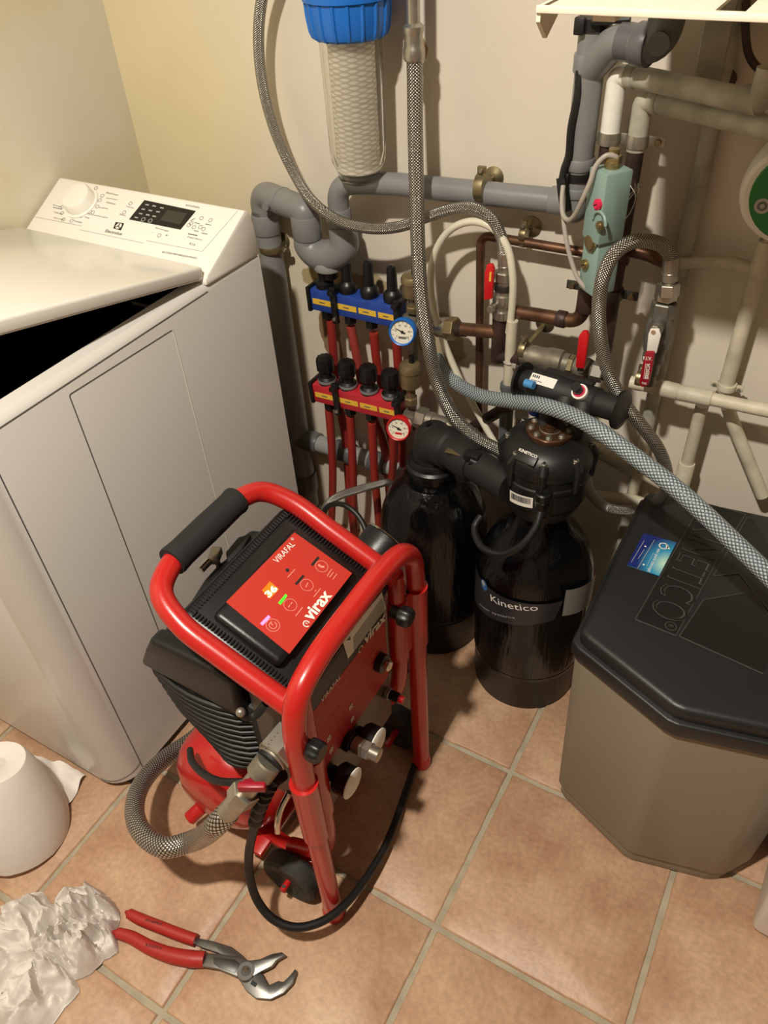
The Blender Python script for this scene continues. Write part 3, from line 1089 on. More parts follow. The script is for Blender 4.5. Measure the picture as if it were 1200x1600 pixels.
    b.prism([atz(px, py, .592)[:2] for px, py in ((352, 862), (372, 838), (392, 833), (378, 858), (356, 880))], .58, .592, 'black_matte', bev=.003)
    b.prism([atz(px, py, .590)[:2] for px, py in ((322, 925), (345, 892), (360, 900), (334, 935))], .58, .590, 'black_matte', bev=.003)
    b.build('cover_rib', mh)
    b = MB()
    c = atz(336, 868, .592)
    b.box((0, 0, 0), (.016, .026, .014), 'nickel', Matrix.Translation(c) @ Matrix.Rotation(.4, 4, 'Z'), bev=.003)
    b.cyl(c + V3((-.003, -.03, -.003)), c + V3((-.001, -.012, 0)), .006, 'chrome')
    b.cyl(c - Z_ * .03, c, .005, 'chrome')
    b.build('relief_valve', mh)
    # hook-shaped pipe beside the housing
    b = MB(); hk = [atx(376, 1113, -.47), atx(385, 1120, -.467), atx(398, 1118, -.46), atx(415, 1100, -.45)]
    b.tube(smooth(hk, 6), .0055, 'black_rubber', 10)
    b.sph(hk[0], .0065, 'nickel', 12)
    b.build('hook', t)
    # air tank
    cx, cz, r = -.622, .150, .103
    b = MB()
    prof = [(0, 0), (.035, .002), (.065, .010), (.088, .026), (.100, .048), (r, .065), (r, .235), (.100, .25), (.08, .28), (.04, .298), (0, .30)]
    b.lathe(prof, axm((cx, .375, cz), (cx, .60, cz)), 'tank_red', 48)
    tk = b.build('air_tank', t)
    b = MB()
    pc = at(305, 1268, .385)
    dr = V3((-.35, -.75, -.35)).normalized()
    base = V3((cx - .045, .392, cz - .065))
    b.cyl(base, base + dr * .030, .0125, 'tank_red', bev=.002)
    b.cyl(base + dr * .029, base + dr * .0305, .006, 'print_black')
    b.build('drain_boss', tk)
    b = MB()
    P = [at(297, 1172, .40), at(300, 1190, .372), at(322, 1212, .345), at(352, 1222, .335), at(385, 1222, .345), at(410, 1215, .40)]
    b.tube(smooth(P, 6), .0055, 'black_rubber', 10); b.build('air_line', t)
    # undercarriage
    wc = atz(457, 1367, .052); wc2 = atz(624, 1134, .052)
    b = MB()
    b.prism([atz(px, py, .062)[:2] for px, py in ((392, 1292), (418, 1284), (478, 1322), (500, 1330), (500, 1350), (470, 1345))], .045, .062, 'frame_red', bev=.003)
    b.prism([(-.62, .63), (-.52, .645), (-.52, .68), (-.62, .665)], .045, .062, 'frame_red', bev=.003)
    b.box((-.55, .53, .052), (.03, .30, .014), 'frame_red', bev=.003)
    b.cyl((wc.x, wc.y - .01, .052), (wc.x, wc.y + .06, .052), .006, 'frame_red'); b.cyl((wc2.x, wc2.y - .05, .052), (wc2.x, wc2.y + .01, .052), .006, 'frame_red')
    b.build('undercarriage', t)
    for (wq, s) in ((wc, -1), (wc2, 1)):
        b = MB(); yw = wq.y; xw = wq.x
        X = axm((xw, yw - .016, .052), (xw, yw + .2, .052))
        b.lathe([(.030, .004), (.036, .0), (.047, .0), (.0515, .005), (.0515, .027), (.047, .032), (.036, .032), (.030, .028)], X, 'tread_rubber', 40)
        wl = b.build('wheel', t)
        b = MB()
        b.lathe([(0, .010), (.012, .006), (.030, .009), (.030, .025), (0, .025)], X, 'black_plastic', 24)
        for k in range(6):
            a_ = k * PI / 3
            d = V3((math.cos(a_), 0, math.sin(a_)))
            b.tube([V3((xw, yw - .008, .052)) + d * .008, V3((xw, yw - .010, .052)) + d * .032], .0035, 'black_plastic', 6)
        if s < 0:
            b.cyl((xw, yw - .03, .052), (xw, yw - .01, .052), .0055, 'frame_red', 12)
            b.cyl((xw, yw - .024, .038), (xw, yw - .024, .058), .003, 'steel_dark', 8)
        b.build('wheel_hub', wl)
    # gauge seen from behind on the far side
    g0 = atx(583, 872, -.47)
    ax = V3((.25, .86, .42)).normalized()
    b = MB()
    b.lathe([(.02, -.01), (.038, 0), (.038, .035), (.0385, .036)], axm(g0, g0 + ax), 'black_plastic', 40)
    b.cyl(g0 - Z_ * .045, g0, .012, 'black_plastic')
    gg = b.build('pressure_gauge', t)
    b = MB(); b.ring(g0 + ax * .037, ax, .0385, .0016, 'chrome', 44, 8)
    b.lathe([(.037, .036), (.0, .036)], axm(g0, g0 + ax), 'gauge_face', 36)
    b.build('gauge_rim', gg, label='chrome rim')
    # block behind the hoop with small valve
    b = MB(); p = atx(628, 905, -.44); b.box(p, (.022, .03, .03), 'dull_nickel', bev=.003); b.cyl(p - Y_ * .02 - Z_ * .0, p - Y_ * .08, .007, 'dull_nickel'); b.build('valve_block', t)
    # inlet: block, ball valve with short red handle
    b = MB()
    p0 = at(446, 1160, .395); p1 = at(424, 1186, .368); p2 = at(404, 1212, .348); p3 = at(385, 1236, .335)
    d = (p1 - p0).normalized()
    b.hexn(p0 - d * .014, p0 + d * .024, .027, 'nickel')
    for k in range(5):
        q = p0 + d * (-.006 + .006 * k) + V3((-.006, -.010, .0225))
        b.sph(q, .0012, 'steel_dark', 6)
    b.cyl(p0 - d * .04, p0 - d * .014, .018, 'black_plastic')
    ib = b.build('inlet_union', t)
    b = MB()
    q = p0 + d * .024
    b.cyl(q, q + d * .004, .021, 'nickel', 28, bev=.001)
    b.cyl(q + d * .004, q + d * .008, .019, 'print_black', 28)
    b.cyl(q + d * .008, p2, .0185, 'dull_nickel', 28, bev=.002)
    b.cyl(p2, p3, .0135, 'nickel', 28)
    iv = b.build('ball_valve', t)
    b = MB()
    hc = p2 + V3((.006, -.022, .012))
    Xh = Matrix.Translation(hc) @ Matrix.Rotation(R_(28), 4, 'Z')
    b.box((.002, 0, 0), (.036, .010, .014), 'lever_crimson', Xh, bev=.003)
    b.cyl(p2 + V3((.004, -.008, .004)), hc + V3((-.01, 0, 0)), .005, 'lever_crimson')
    b.cyl(hc + V3((-.012, -.005, -.004)), hc + V3((-.013, -.0085, -.006)), .0025, 'nickel')
    b.build('valve_handle', iv, label='dark red lever')
    # drain bent tube below the board
    b = MB(); b.tube(smooth([atx(452, 1238, -.42), atx(440, 1262, -.425), atx(434, 1285, -.425), atx(434, 1300, -.425)], 6), .0045, 'chrome', 10); b.build('stand_catch', t)
    # mains cable with ribbed strain relief
    b = MB()
    s0 = [atx(440, 1208, -.43), at(424, 1222, .36), at(410, 1250, .345), at(398, 1288, .335)]
    S = smooth(s0, 12)
    rr = [.0115 + .0018 * (1 if (i // 2) % 2 else -1) * (i > 10) - .003 * i / len(S) for i in range(len(S))]
    b.tube(S, rr, 'black_rubber', 14); sr = b.build('strain_relief', t)
    return [at(398, 1288, .335)]


cab0 = compressor()[0]

b = MB()
P = [cab0, atz(389, 1335, .22), atz(390, 1370, .17), atz(404, 1410, .12), atz(428, 1437, .095), atz(462, 1449, .08), atz(500, 1441, .07), atz(533, 1419, .06), atz(565, 1382, .045),
     atz(602, 1322, .028), atz(635, 1235, .012), atz(655, 1165, .007), atz(656, 1110, .007), atz(645, 1055, .007), atz(620, 1020, .007)]
b.tube(smooth(P, 8), .0068, 'black_rubber', 14)
b.build('power_cable', label='thick black cable looping over the tiles round the foot of the red compressor', cat='cable')

# braided water hose at the compressor inlet, running behind it along the machine
t = thing('braided_hose', 'thick steel braided hose looping out from the compressor inlet over the tiles', 'hose', (-.75, .33, 0))
pA = at(385, 1236, .335)
P = [at(358, 1268, .315), at(340, 1287, .30), atz(300, 1314, .225), atz(258, 1324, .205), atz(226, 1306, .19), atz(211, 1276, .17), atz(214, 1242, .145), atz(232, 1210, .115), atz(262, 1182, .085),
     V3((-.785, .50, .060)), V3((-.790, .60, .030)), V3((-.785, .70, .018)), V3((-.74, .78, .018))]
b = MB(); b.tube(smooth(P, 10), .0160, 'steel_braid', 24); b.build('hose_sleeve', t)
d = (P[0] - pA).normalized()
b = MB(); b.hexn(pA - d * .002, pA + d * .022, .0205, 'nickel'); b.build('hose_nut', t)
b = MB(); b.cyl(pA + d * .022, P[0] + (P[1] - P[0]).normalized() * .014, .0150, 'nickel', bev=.001)
b.build('hose_ferrule', t)
t = thing('braided_hose', 'thin shiny braided hose curving up behind the compressor towards the rear tank', 'hose', (-.86, 1.0, .2))
P = [V3((-.815, .90, .02)), V3((-.83, .94, .10)), at(503, 808, .985), at(510, 790, .985), at(528, 776, .995), at(560, 765, 1.02), at(590, 757, 1.055), at(604, 754, 1.075), V3((-.650, 1.10, .285))]
b = MB(); b.tube(smooth(P, 10), .0085, 'steel_braid', 16); b.build('hose_sleeve', t)
b = MB(); b.cyl(P[-1] - Z_ * .012, P[-1] + Z_ * .008, .010, 'nickel', bev=.001); b.build('hose_ferrule', t)

b = MB(); b.tube(smooth([V3((-.79, .86, .02)), at(506, 800, .965), at(520, 788, .965), at(540, 790, .96), at(557, 803, .955), at(569, 822, .945), at(574, 845, .93), V3((-.60, .86, .06)), V3((-.56, .80, .010))], 8), .0055, 'black_rubber', 10)
b.build('black_cable', label='thin black cable arching behind the compressor, in front of the red pipes', cat='cable')
# ================================================================== softener: two resin tanks and the valve head
def cylfn(c, R, lean=0):
    """(theta, z) on an upright cylinder for a pixel, and a mapper (u along the arc, z)"""
    def hit(px, py):
        d = ray(px, py); o = CAM
        ox, oy = o.x - c[0], o.y - c[1]
        A = d.x ** 2 + d.y ** 2; B = 2 * (ox * d.x + oy * d.y); CC = ox ** 2 + oy ** 2 - R * R
        disc = max(0, B * B - 4 * A * CC)
        t = (-B - math.sqrt(disc)) / (2 * A)
        p = o + d * t
        return math.atan2(p.y - c[1], p.x - c[0]) * R, p.z
    def fn(u, z, n):
        a = u / R
        return V3((c[0] + (R + n) * math.cos(a), c[1] + (R + n) * math.sin(a), z))
    return hit, fn


def cylpatch(b, fn, pts, m, n=.0006, steps=10):
    """quad patch wrapped round the cylinder; pts = 4 corners (u, z) in order bl, br, tr, tl"""
    (a, b_, c, d) = pts
    V = []
    for i in range(steps + 1):
        q = i / steps
        lo = (a[0] + (b_[0] - a[0]) * q, a[1] + (b_[1] - a[1]) * q)
        hi = (d[0] + (c[0] - d[0]) * q, d[1] + (c[1] - d[1]) * q)
        V += [fn(lo[0], lo[1], n), fn(hi[0], hi[1], n)]
    b.add(V, [(2 * i, 2 * i + 2, 2 * i + 3, 2 * i + 1) for i in range(steps)], m)


def resin_tank(c, label, R=.107, top=.46):
    t = thing('resin_tank', label, 'water tank', (c[0], c[1], 0))
    b = MB()
    X = frame((c[0], c[1], 0), X_, Y_)
    prof = [(R - .001, .095), (R, .11), (R + .001, .20), (R, .30), (R - .004, .335), (R - .014, .365), (R - .030, .395), (R - .050, .418), (R - .063, top - .035), (.040, top)]
    b.lathe(prof, X, 'tank_wrap', 64)
    b.build('tank_shell', t)
    b = MB()
    b.lathe([(R - .006, 0), (R - .004, .004), (R - .002, .10), (R + .0005, .104), (R - .001, .108)], X, 'tank_boot', 64)
    b.build('tank_boot', t)
    return t


c1 = (-.532, 1.026); c2 = (-.303, .990)
t1 = resin_tank(c1, 'black resin tank with a thick elbow on its neck, behind the red compressor', top=.455)
t2 = resin_tank(c2, 'black resin tank with a grey logo band and silver sticker round its middle', top=.49)
# neck ring and elbow of tank 1
X = frame((c1[0], c1[1], 0), X_, Y_)
b = MB(); b.lathe([(.050, .440), (.052, .452), (.047, .456), (.047, .464), (.043, .470)], X, 'black_plastic', 40); b.build('neck_ring', t1)
b = MB()
n0 = V3((c1[0], c1[1], .462)); n1 = V3((c1[0] + .003, c1[1] - .002, .507))
jn = at(785, 752, .955)
el = smooth([n0, n0 + Z_ * .018, V3((c1[0] + .008, c1[1] - .006, .500)), V3((c1[0] + .045, c1[1] - .018, .508)), n1 + (jn - n1) * .45], 6)
b.tube(el, [.040, .040] + [.038] * (len(el) - 8) + [.033] * 6, 'black_matte', 28)
b.sph((c1[0] + .002, c1[1], .505), .036, 'black_matte', 24, (1, 1, 1))
b.cyl((c1[0] - .005, c1[1] - .008, .538), (c1[0] - .005, c1[1] - .008, .5445), .005, 'black_plastic')
m_ = n1 + (jn - n1) * .42
b.build('elbow', t1)
b = MB(); b.cyl(m_, jn + (jn - m_).normalized() * .02, .029, 'black_matte', 28, bev=.001)
b.lathe([(.031, 0), (.034, .003), (.034, .035), (.031, .038)], axm(m_, jn), 'black_matte', 28)
b.build('transfer_pipe', t1)
# straps and clip on the elbow
b = MB()
p = at(738, 718, .97)
b.box(p, (.030, .022, .030), 'black_plastic', bev=.004); b.box(p + V3((-.035, 0, .004)), (.03, .012, .003), 'brass', bev=.001)
b.cyl(p + V3((.0, -.002, .0)), p + V3((.045, -.004, -.012)), .013, 'black_plastic'); b.cyl(p + V3((.042, -.004, -.011)), p + V3((.055, -.005, -.014)), .010, 'sticker_white')
b.build('hose_tee', t1)

# control head on tank 2
def head():
    t = thing('softener_head', 'black domed softener control head with bolted brown disc, on the front tank', 'control valve', (c2[0], c2[1], .478))
    h0 = .490
    S_ = .86
    X = frame((c2[0], c2[1], h0), X_, Y_) @ Matrix.Scale(S_, 4, Z_)
    b = MB()
    b.lathe([(.045, -.030), (.060, -.022), (.066, .0), (.066, .012), (.0705, .014), (.0705, .055), (.0725, .058), (.0725, .066), (.0705, .069), (.0705, .088), (.0735, .090), (.0735, .100)], X, 'head_black', 64)
    hb = b.build('head_body', t)
    b = MB()
    b.lathe([(.0735, .1005), (.0735, .112), (.070, .122), (.060, .134), (.045, .143), (.030, .146), (0, .147)], X, 'head_black', 64)
    for k in range(8):
        a = k * PI / 4 + .25
        d = V3((math.cos(a), math.sin(a), 0))
        p = V3((c2[0], c2[1], h0))
        b.tube([p + d * .0735 + Z_ * .050, p + d * .0735 + Z_ * .096, p + d * .066 + Z_ * .1065], [.004, .0085, .0078], 'head_black', 12)
        b.box((.058, 0, .1065), (.020, .004, .014), 'head_black', Matrix.Translation(p) @ Matrix.Rotation(a, 4, 'Z'), bev=.001)
    dm = b.build('dome', t)
    for k in range(8):
        a = k * PI / 4 + .25
        d = V3((math.cos(a), math.sin(a), 0)); p = V3((c2[0], c2[1], h0)) + d * .0665 + Z_ * .1065
        b = MB(); b.cyl(p, p + Z_ * .002, .0062, 'nickel', 20); b.hexn(p + Z_ * .002, p + Z_ * .0065, .0048, 'nickel'); b.build('bolt', dm)
    b = MB()
    z = .147
    b.lathe([(.036, z - .004), (.0375, z), (.0375, z + .007), (.036, z + .009), (.024, z + .009), (.023, z + .0075), (.017, z + .0075), (.0165, z + .010), (.010, z + .010), (.009, z + .013), (0, z + .013)], X, 'rust_plate', 60, lambda a_, z_: 1 + (.02 * math.cos(9 * a_) if z_ > z - .001 and z_ < z + .0091 else 0))
    dp = b.build('indicator_disc', t)
    for k in range(9):
        a = k * 2 * PI / 9 + .1
        d = V3((math.cos(a), math.sin(a), 0)); p = V3((c2[0], c2[1], h0 + (z + .009) * S_)) + d * .030
        b = MB(); b.cyl(p, p + Z_ * .0012, .0055, 'nickel', 16); b.hexn(p, p + Z_ * .0045, .0044, 'nickel'); b.build('screw', dp)
    b = MB(); b.ring((c2[0], c2[1], h0 + (z + .0085) * S_), Z_, .0165, .0012, 'nickel', 30, 6); b.build('disc_ring', dp)
    # name plate on the dome front
    p = V3((c2[0], c2[1], h0))
    a = math.atan2(-.8, -.25) + .10
    d = V3((math.cos(a), math.sin(a), 0)); tdir = V3((-math.sin(a), math.cos(a), 0))
    slope = (d * -.55 + Z_ * .62).normalized()
    F = frame(p + d * .0600 + Z_ * .1195, tdir, (-d * .75 + Z_ * .62))
    b = MB(); b.box((0, -.008, .0), (.036, .017, .003), 'head_black', F, bev=.0008); pl = b.build('name_plate', dm)
    F2 = F @ Matrix.Translation((-.0165, -.0025, .0018))
    b = MB(); b.text(F2, 'KINETICO', 0, 0, 1, 'print_white', width=.033, height=.0048, bold=.02); b.build('lettering', pl)
    hit, fn = cylfn(c2, .0712)
    b = MB()
    q = [hit(*p_) for p_ in ((797, 782), (832, 794), (833, 778), (797, 765))]
    cylpatch(b, fn, q, 'sticker_white', .0004); bs = b.build('barcode_sticker', hb)
    b = MB()
    rnd = random.Random(3)
    u = q[0][0]; u1 = q[1][0]; zb = (q[0][1] + q[1][1]) / 2; hh = abs(q[2][1] - q[1][1])
    s = 1 if u1 > u else -1
    x = u + s * .003
    while abs(x - u) < abs(u1 - u) - .004:
        w_ = rnd.choice((.0005, .001, .0013)); zz = q[0][1] + (q[1][1] - q[0][1]) * (x - u) / (u1 - u)
        cylpatch(b, fn, ((x, zz + hh * .35), (x + s * w_, zz + hh * .35), (x + s * w_, zz + hh * .9), (x, zz + hh * .9)), 'print_black', .0009, 1)
        x += s * (w_ + rnd.choice((.0005, .0009)))
    b.build('barcode', bs)
    # elbow fitting and looping tube
    e0 = at(848, 778, .915)
    b = MB(); b.cyl(e0 + V3((.0, .02, .005)), e0, .012, 'black_plastic'); b.cyl(e0 + Z_ * .012, e0 - Z_ * .004, .0125, 'black_plastic', bev=.002)
    b.hexn(e0 - Z_ * .004, e0 - Z_ * .016, .0125, 'black_plastic'); b.cyl(e0 - Z_ * .016, e0 - Z_ * .038, .0095, 'black_rubber')
    b.build('elbow_fitting', hb)
    b = MB()
    P = [e0 - Z_ * .02, at(838, 822, .895), at(815, 852, .875), at(785, 866, .868), at(757, 858, .875), at(744, 840, .895), at(742, 822, .915), at(752, 806, .93)]
    b.tube(smooth(P, 8), .0062, 'black_rubber', 12); b.build('brine_line', hb)
    return t


head()
# logo band on tank 2
hit, fn = cylfn(c2, .1085)
b = MB()
q = [hit(*p) for p in ((745, 948), (862, 966), (866, 928), (742, 872))]
cylpatch(b, fn, [hit(742, 930), hit(866, 968), hit(880, 938), hit(742, 878)], 'logo_plate', .0006, 16)
band = b.build('logo_band', t2)
b = MB()
p0 = hit(768, 940); p1 = hit(842, 950)
def ctext(b, s_, pa, pb, mm, hgt, n=.0012, bold=0):
    a_ = hit(*pa); c_ = hit(*pb)
    b.text(None, s_, a_[0], a_[1], 1, mm, width=math.dist(a_, c_), rot=math.atan2(c_[1] - a_[1], c_[0] - a_[0]), n=n, fn=fn, height=hgt, bold=bold)
ctext(b, 'Kinetico', (768, 938), (841, 953), 'print_white', .0155, bold=.0)
ctext(b, 'water systems', (750, 944), (805, 966), 'print_light', .006)
b.build('lettering', band)
b = MB()
u, z = hit(757, 914)
b.add([fn(u + .010 * math.cos(k * PI / 10), z + .012 * math.sin(k * PI / 10), .0011) for k in range(20)], [tuple(range(20))], 'logo_blue')
b.add([fn(u - .002 + .006 * math.cos(k * PI / 10), z + .004 + .006 * math.sin(k * PI / 10), .0014) for k in range(20)], [tuple(range(20))], 'print_light')
b.build('logo', band)
b = MB()
cylpatch(b, fn, [hit(878, 962), hit(926, 936), hit(931, 893), hit(884, 922)], 'silver_sticker', .0008, 12)
b.build('silver_sticker', t2)

# ================================================================== brine cabinet
def brine():
    t = thing('brine_cabinet', 'grey brine cabinet with black lid carrying a raised brand name, right of the tanks', 'water softener', (.02, .90, 0))
    body = [(-.150, .752), (-.138, .742), (-.002, .684), (.012, .683), (.140, .712), (.158, .722), (.19, .765), (.195, .79), (.195, 1.12), (.185, 1.135), (-.14, 1.098), (-.150, 1.088)]
    ins = lambda P, d: [(.02 + (x - .02) * (1 - d / .17), .90 + (y - .90) * (1 - d / .20)) for x, y in P]
    b = MB()
    b.prism(ins(body, .012), .001, .045, 'brine_grey', bev=.003)
    b.build('plinth', t)
    b = MB()
    b.prism(ins(body, .006), .035, .425, 'brine_grey', top=ins(body, -.004), bev=.006, seg=3)
    b.build('tank_body', t, sharp=50)
    b = MB()
    b.prism(ins(body, -.010), .418, .446, 'lid_black', bev=.004, seg=3)
    b.prism(ins(body, -.003), .440, .470, 'lid_black', bev=.010, seg=4)
    lid = b.build('lid', t, sharp=50)
    F = frame((0, 0, .4705), X_, Y_)
    z3 = lambda x, y: (980 + x / 5.4545, 820 + y / 5.4545)
    b = MB()
    b.ppix(F, [z3(*p) for p in ((70, 805), (415, 945), (800, 240), (1010, -90), (640, -190))], 'lid_recess', .0005)
    kp = [z3(*p) for p in ((445, 950), (1160, 1270), (1290, 900), (1070, 570), (650, 640))]
    b.ppix(F, kp, 'lid_recess', .0005)
    b.ppix(F, [z3(*p) for p in ((735, 435), (955, 415), (1230, 760), (1400, 500), (1080, -40), (1010, -60))], 'lid_recess', .0005)
    b.build('recessed_panel', lid)
    b = MB()
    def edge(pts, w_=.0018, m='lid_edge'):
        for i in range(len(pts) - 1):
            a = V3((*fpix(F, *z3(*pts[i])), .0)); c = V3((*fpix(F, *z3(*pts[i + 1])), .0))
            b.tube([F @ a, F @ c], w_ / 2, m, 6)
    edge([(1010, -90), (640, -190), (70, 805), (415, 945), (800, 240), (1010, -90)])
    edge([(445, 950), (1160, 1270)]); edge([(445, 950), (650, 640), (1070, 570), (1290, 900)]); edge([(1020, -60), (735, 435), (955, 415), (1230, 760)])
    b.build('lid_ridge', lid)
    # raised name, reading towards the front
    b = MB()
    FT = frame((0, 0, .471), V3((0, -1, 0)), V3((1, 0, 0)))
    FT = frame((0, 0, .471), V3((0, -1, 0)), X_)
    for ch, px, py, wd in (('K', 620, -30, .028), ('I', 540, 90, .008), ('N', 470, 190, .028), ('E', 415, 300, .023), ('T', 370, 370, .026), ('I', 325, 440, .008), ('C', 290, 560, .030), ('O', 215, 690, .034)):
        pass
    a0 = fpix(F, *z3(600, -40)); a1 = fpix(F, *z3(180, 745))
    u, v = a0
    # outlined letters: a light contour with a dark core
    L = math.dist(a0, a1)
    rot = math.atan2(a1[1] - a0[1], a1[0] - a0[0])
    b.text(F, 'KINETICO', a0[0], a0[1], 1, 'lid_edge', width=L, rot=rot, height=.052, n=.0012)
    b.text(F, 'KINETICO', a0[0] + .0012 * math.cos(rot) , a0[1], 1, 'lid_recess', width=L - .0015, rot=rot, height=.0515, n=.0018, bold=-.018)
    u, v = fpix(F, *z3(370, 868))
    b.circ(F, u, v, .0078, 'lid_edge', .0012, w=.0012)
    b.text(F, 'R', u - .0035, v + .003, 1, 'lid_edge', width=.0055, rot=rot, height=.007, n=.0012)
    b.build('raised_lettering', lid)
    return t


brine()
# card lying on the lid
t = thing('business_card', 'small blue card with a white drop logo, lying on the black lid', 'card', tuple(atz(1018, 868, .4712)))
F = frame((0, 0, .4714), X_, Y_)
z3 = lambda x, y: (980 + x / 5.4545, 820 + y / 5.4545)
cp = [fpix(F, *z3(*p)) for p in ((0, 345), (270, 440), (420, 155), (140, 75))]
b = MB()
b.add([F @ V3((u, v, .0012)) for u, v in cp] + [F @ V3((u, v, 0)) for u, v in cp], [(0, 1, 2, 3), (0, 4, 5, 1), (1, 5, 6, 2), (2, 6, 7, 3), (3, 7, 4, 0)], 'blue_card', [((0, 0), (1, 0), (1, 1), (0, 1)), None, None, None, None])
b.build('card', t)
b = MB()
F2 = F @ Matrix.Translation((0, 0, .0012))
b.tpix(F2, 'eau pure concept', z3(262, 205), z3(170, 400), 'print_white', .006)
u, v = fpix(F2, *z3(310, 182)); b.circ(F2, u, v, .0065, 'print_white', w=.0018)
b.poly(F2, [fpix(F2, *z3(*p)) for p in ((330, 160), (330, 200), (365, 208))], 'print_white')
for (p0, p1) in (((232, 130), (90, 370)), ((145, 135), (35, 320)), ((145, 210), (92, 290)), ((225, 240), (165, 355))):
    b.line(F2, fpix(F2, *z3(*p0)), fpix(F2, *z3(*p1)), .0007, 'print_light')
for p in ((155, 185), (140, 340)):
    u, v = fpix(F2, *z3(*p)); b.circ(F2, u, v, .0016, 'print_white', seg=8)
b.build('card_print', t)

# white tub in the corner of the frame
b = MB()
pl = [(.210, .676), (.50, .656), (.52, .93), (.222, .95)]
b.prism(pl, 0.002, .30, 'box_white', bev=.012, seg=3, top=[(.198, .666), (.515, .646), (.535, .945), (.205, .965)])
b.build('storage_tub', label='white plastic tub cut off by the photo edge, right of the grey cabinet', cat='tub', sharp=50)

# ================================================================== paper and pliers
def roll():
    t = thing('paper_roll', 'thick upright roll of white paper towel in front of the washing machine', 'paper roll', (-.965, .215, 0))
    c0 = V3((-.972, .216, 0)); c1_ = atz(-6, 1192, .195)
    X = axm(c0, c1_)
    L = (c1_ - c0).length
    b = MB()
    rnd = random.Random(2)
    prof = [(.078, .004), (.085, .008), (.087, .03), (.083, .07), (.073, .12), (.060, .165), (.051, L - .008), (.047, L), (.016, L - .002), (.014, L - .004), (.014, L - .10), (0, L - .10)]
    b.lathe(prof, X, 'paper_roll', 72, lambda a, z: 1 + .012 * noise.noise(V3((math.cos(a) * 1.3, math.sin(a) * 1.3, z * 14))) + (.010 if (a * 3 + z * 30) % 4 < .5 and z < L - .01 else 0))
    b.build('towel_roll', t, sharp=45)
    b = MB()
    P = []
    V = []; n = 10
    # loose tail lying against the machine foot
    p00, p10 = atz(42, 1180, .085), atz(103, 1262, .012)
    p01, p11 = atz(95, 1190, .04), atz(133, 1205, .006)
    p11 = atz(134, 1212, .006)
    for i in range(n + 1):
        for j in range(n + 1):
            u, v = i / n, j / n
            p = (p00 * (1 - u) + p10 * u) * (1 - v) + (p01 * (1 - u) + p11 * u) * v
            p = p + Z_ * (.010 * noise.noise(V3((u * 3, v * 3, 0))) + .006 * math.sin(v * 7 + u * 2))
            p.z = max(p.z, .003)
            V.append(p)
    b.add(V, [(i * (n + 1) + j, (i + 1) * (n + 1) + j, (i + 1) * (n + 1) + j + 1, i * (n + 1) + j + 1) for i in range(n) for j in range(n)], 'paper_roll')
    b.build('loose_sheet', t, sharp=80)


roll()


def crumple(name, outline, h, label, seed, dz=0, cells=26, n=70):
    """a crumpled sheet: outline in pixels on the floor, folded into facets"""
    P = [atz(px, py, .004 + dz) for px, py in outline]
    cx = sum(p.x for p in P) / len(P); cy = sum(p.y for p in P) / len(P)
    ang = [(math.atan2(p.y - cy, p.x - cx), math.hypot(p.x - cx, p.y - cy)) for p in P]
    ang.sort()
    rnd = random.Random(seed)
    def rad(a):
        for i in range(len(ang)):
            a0, r0 = ang[i - 1]; a1, r1 = ang[i]
            if i == 0: a0 -= 2 * PI
            if a0 <= a <= a1:
                return r0 + (r1 - r0) * (a - a0) / (a1 - a0 + 1e-9)
        a0, r0 = ang[-1]; a1, r1 = ang[0]; a1 += 2 * PI
        return r0 + (r1 - r0) * (a - a0) / (a1 - a0)
    cen = [(rnd.uniform(-1, 1), rnd.uniform(-1, 1), rnd.uniform(0, 1), rnd.uniform(-.7, .7), rnd.uniform(-.7, .7)) for _ in range(cells)]
    NR, NA = n // 2, n * 2
    V = []
    for i in range(NR + 1):
        for k in range(NA):
            a = -PI + 2 * PI * k / NA
            q = (i / NR) ** .8
            rr = rad(a) * q * (1 + .03 * noise.noise(V3((math.cos(a) * 6, math.sin(a) * 6, seed))))
            x = cx + rr * math.cos(a); y = cy + rr * math.sin(a)
            nx, ny = q * math.cos(a), q * math.sin(a)
            wx = nx + .12 * noise.noise(V3((nx * 4, ny * 4, seed + 9))); wy = ny + .12 * noise.noise(V3((nx * 4, ny * 4, seed + 19)))
            # tilted facets meeting at creases
            ds = sorted(((wx - c[0]) ** 2 + (wy - c[1]) ** 2, j) for j, c in enumerate(cen))[:2]
            def pl_(j): c = cen[j]; return c[2] + c[3] * (wx - c[0]) * 2.6 + c[4] * (wy - c[1]) * 2.6
            e = math.sqrt(ds[1][0]) - math.sqrt(ds[0][0])
            k_ = min(1, e / .10)
            z = pl_(ds[0][1]) * (.5 + .5 * k_) + pl_(ds[1][1]) * (.5 - .5 * k_) - .30 * (1 - k_)
            z += .25 * noise.noise(V3((nx * 9, ny * 9, seed)))
            z = h * (.40 + .75 * z) * (1 - q ** 6)
            V.append(V3((x, y, max(.0025, z) + dz)))
    F = []
    for i in range(NR):
        for k in range(NA):
            F.append((i * NA + k, (i + 1) * NA + k, (i + 1) * NA + (k + 1) % NA, i * NA + (k + 1) % NA))
    b = MB(); b.add(V, F, 'paper')
    b.build(name, label=label, cat='paper towel', group='crumpled paper towels on the tiles', sharp=32)


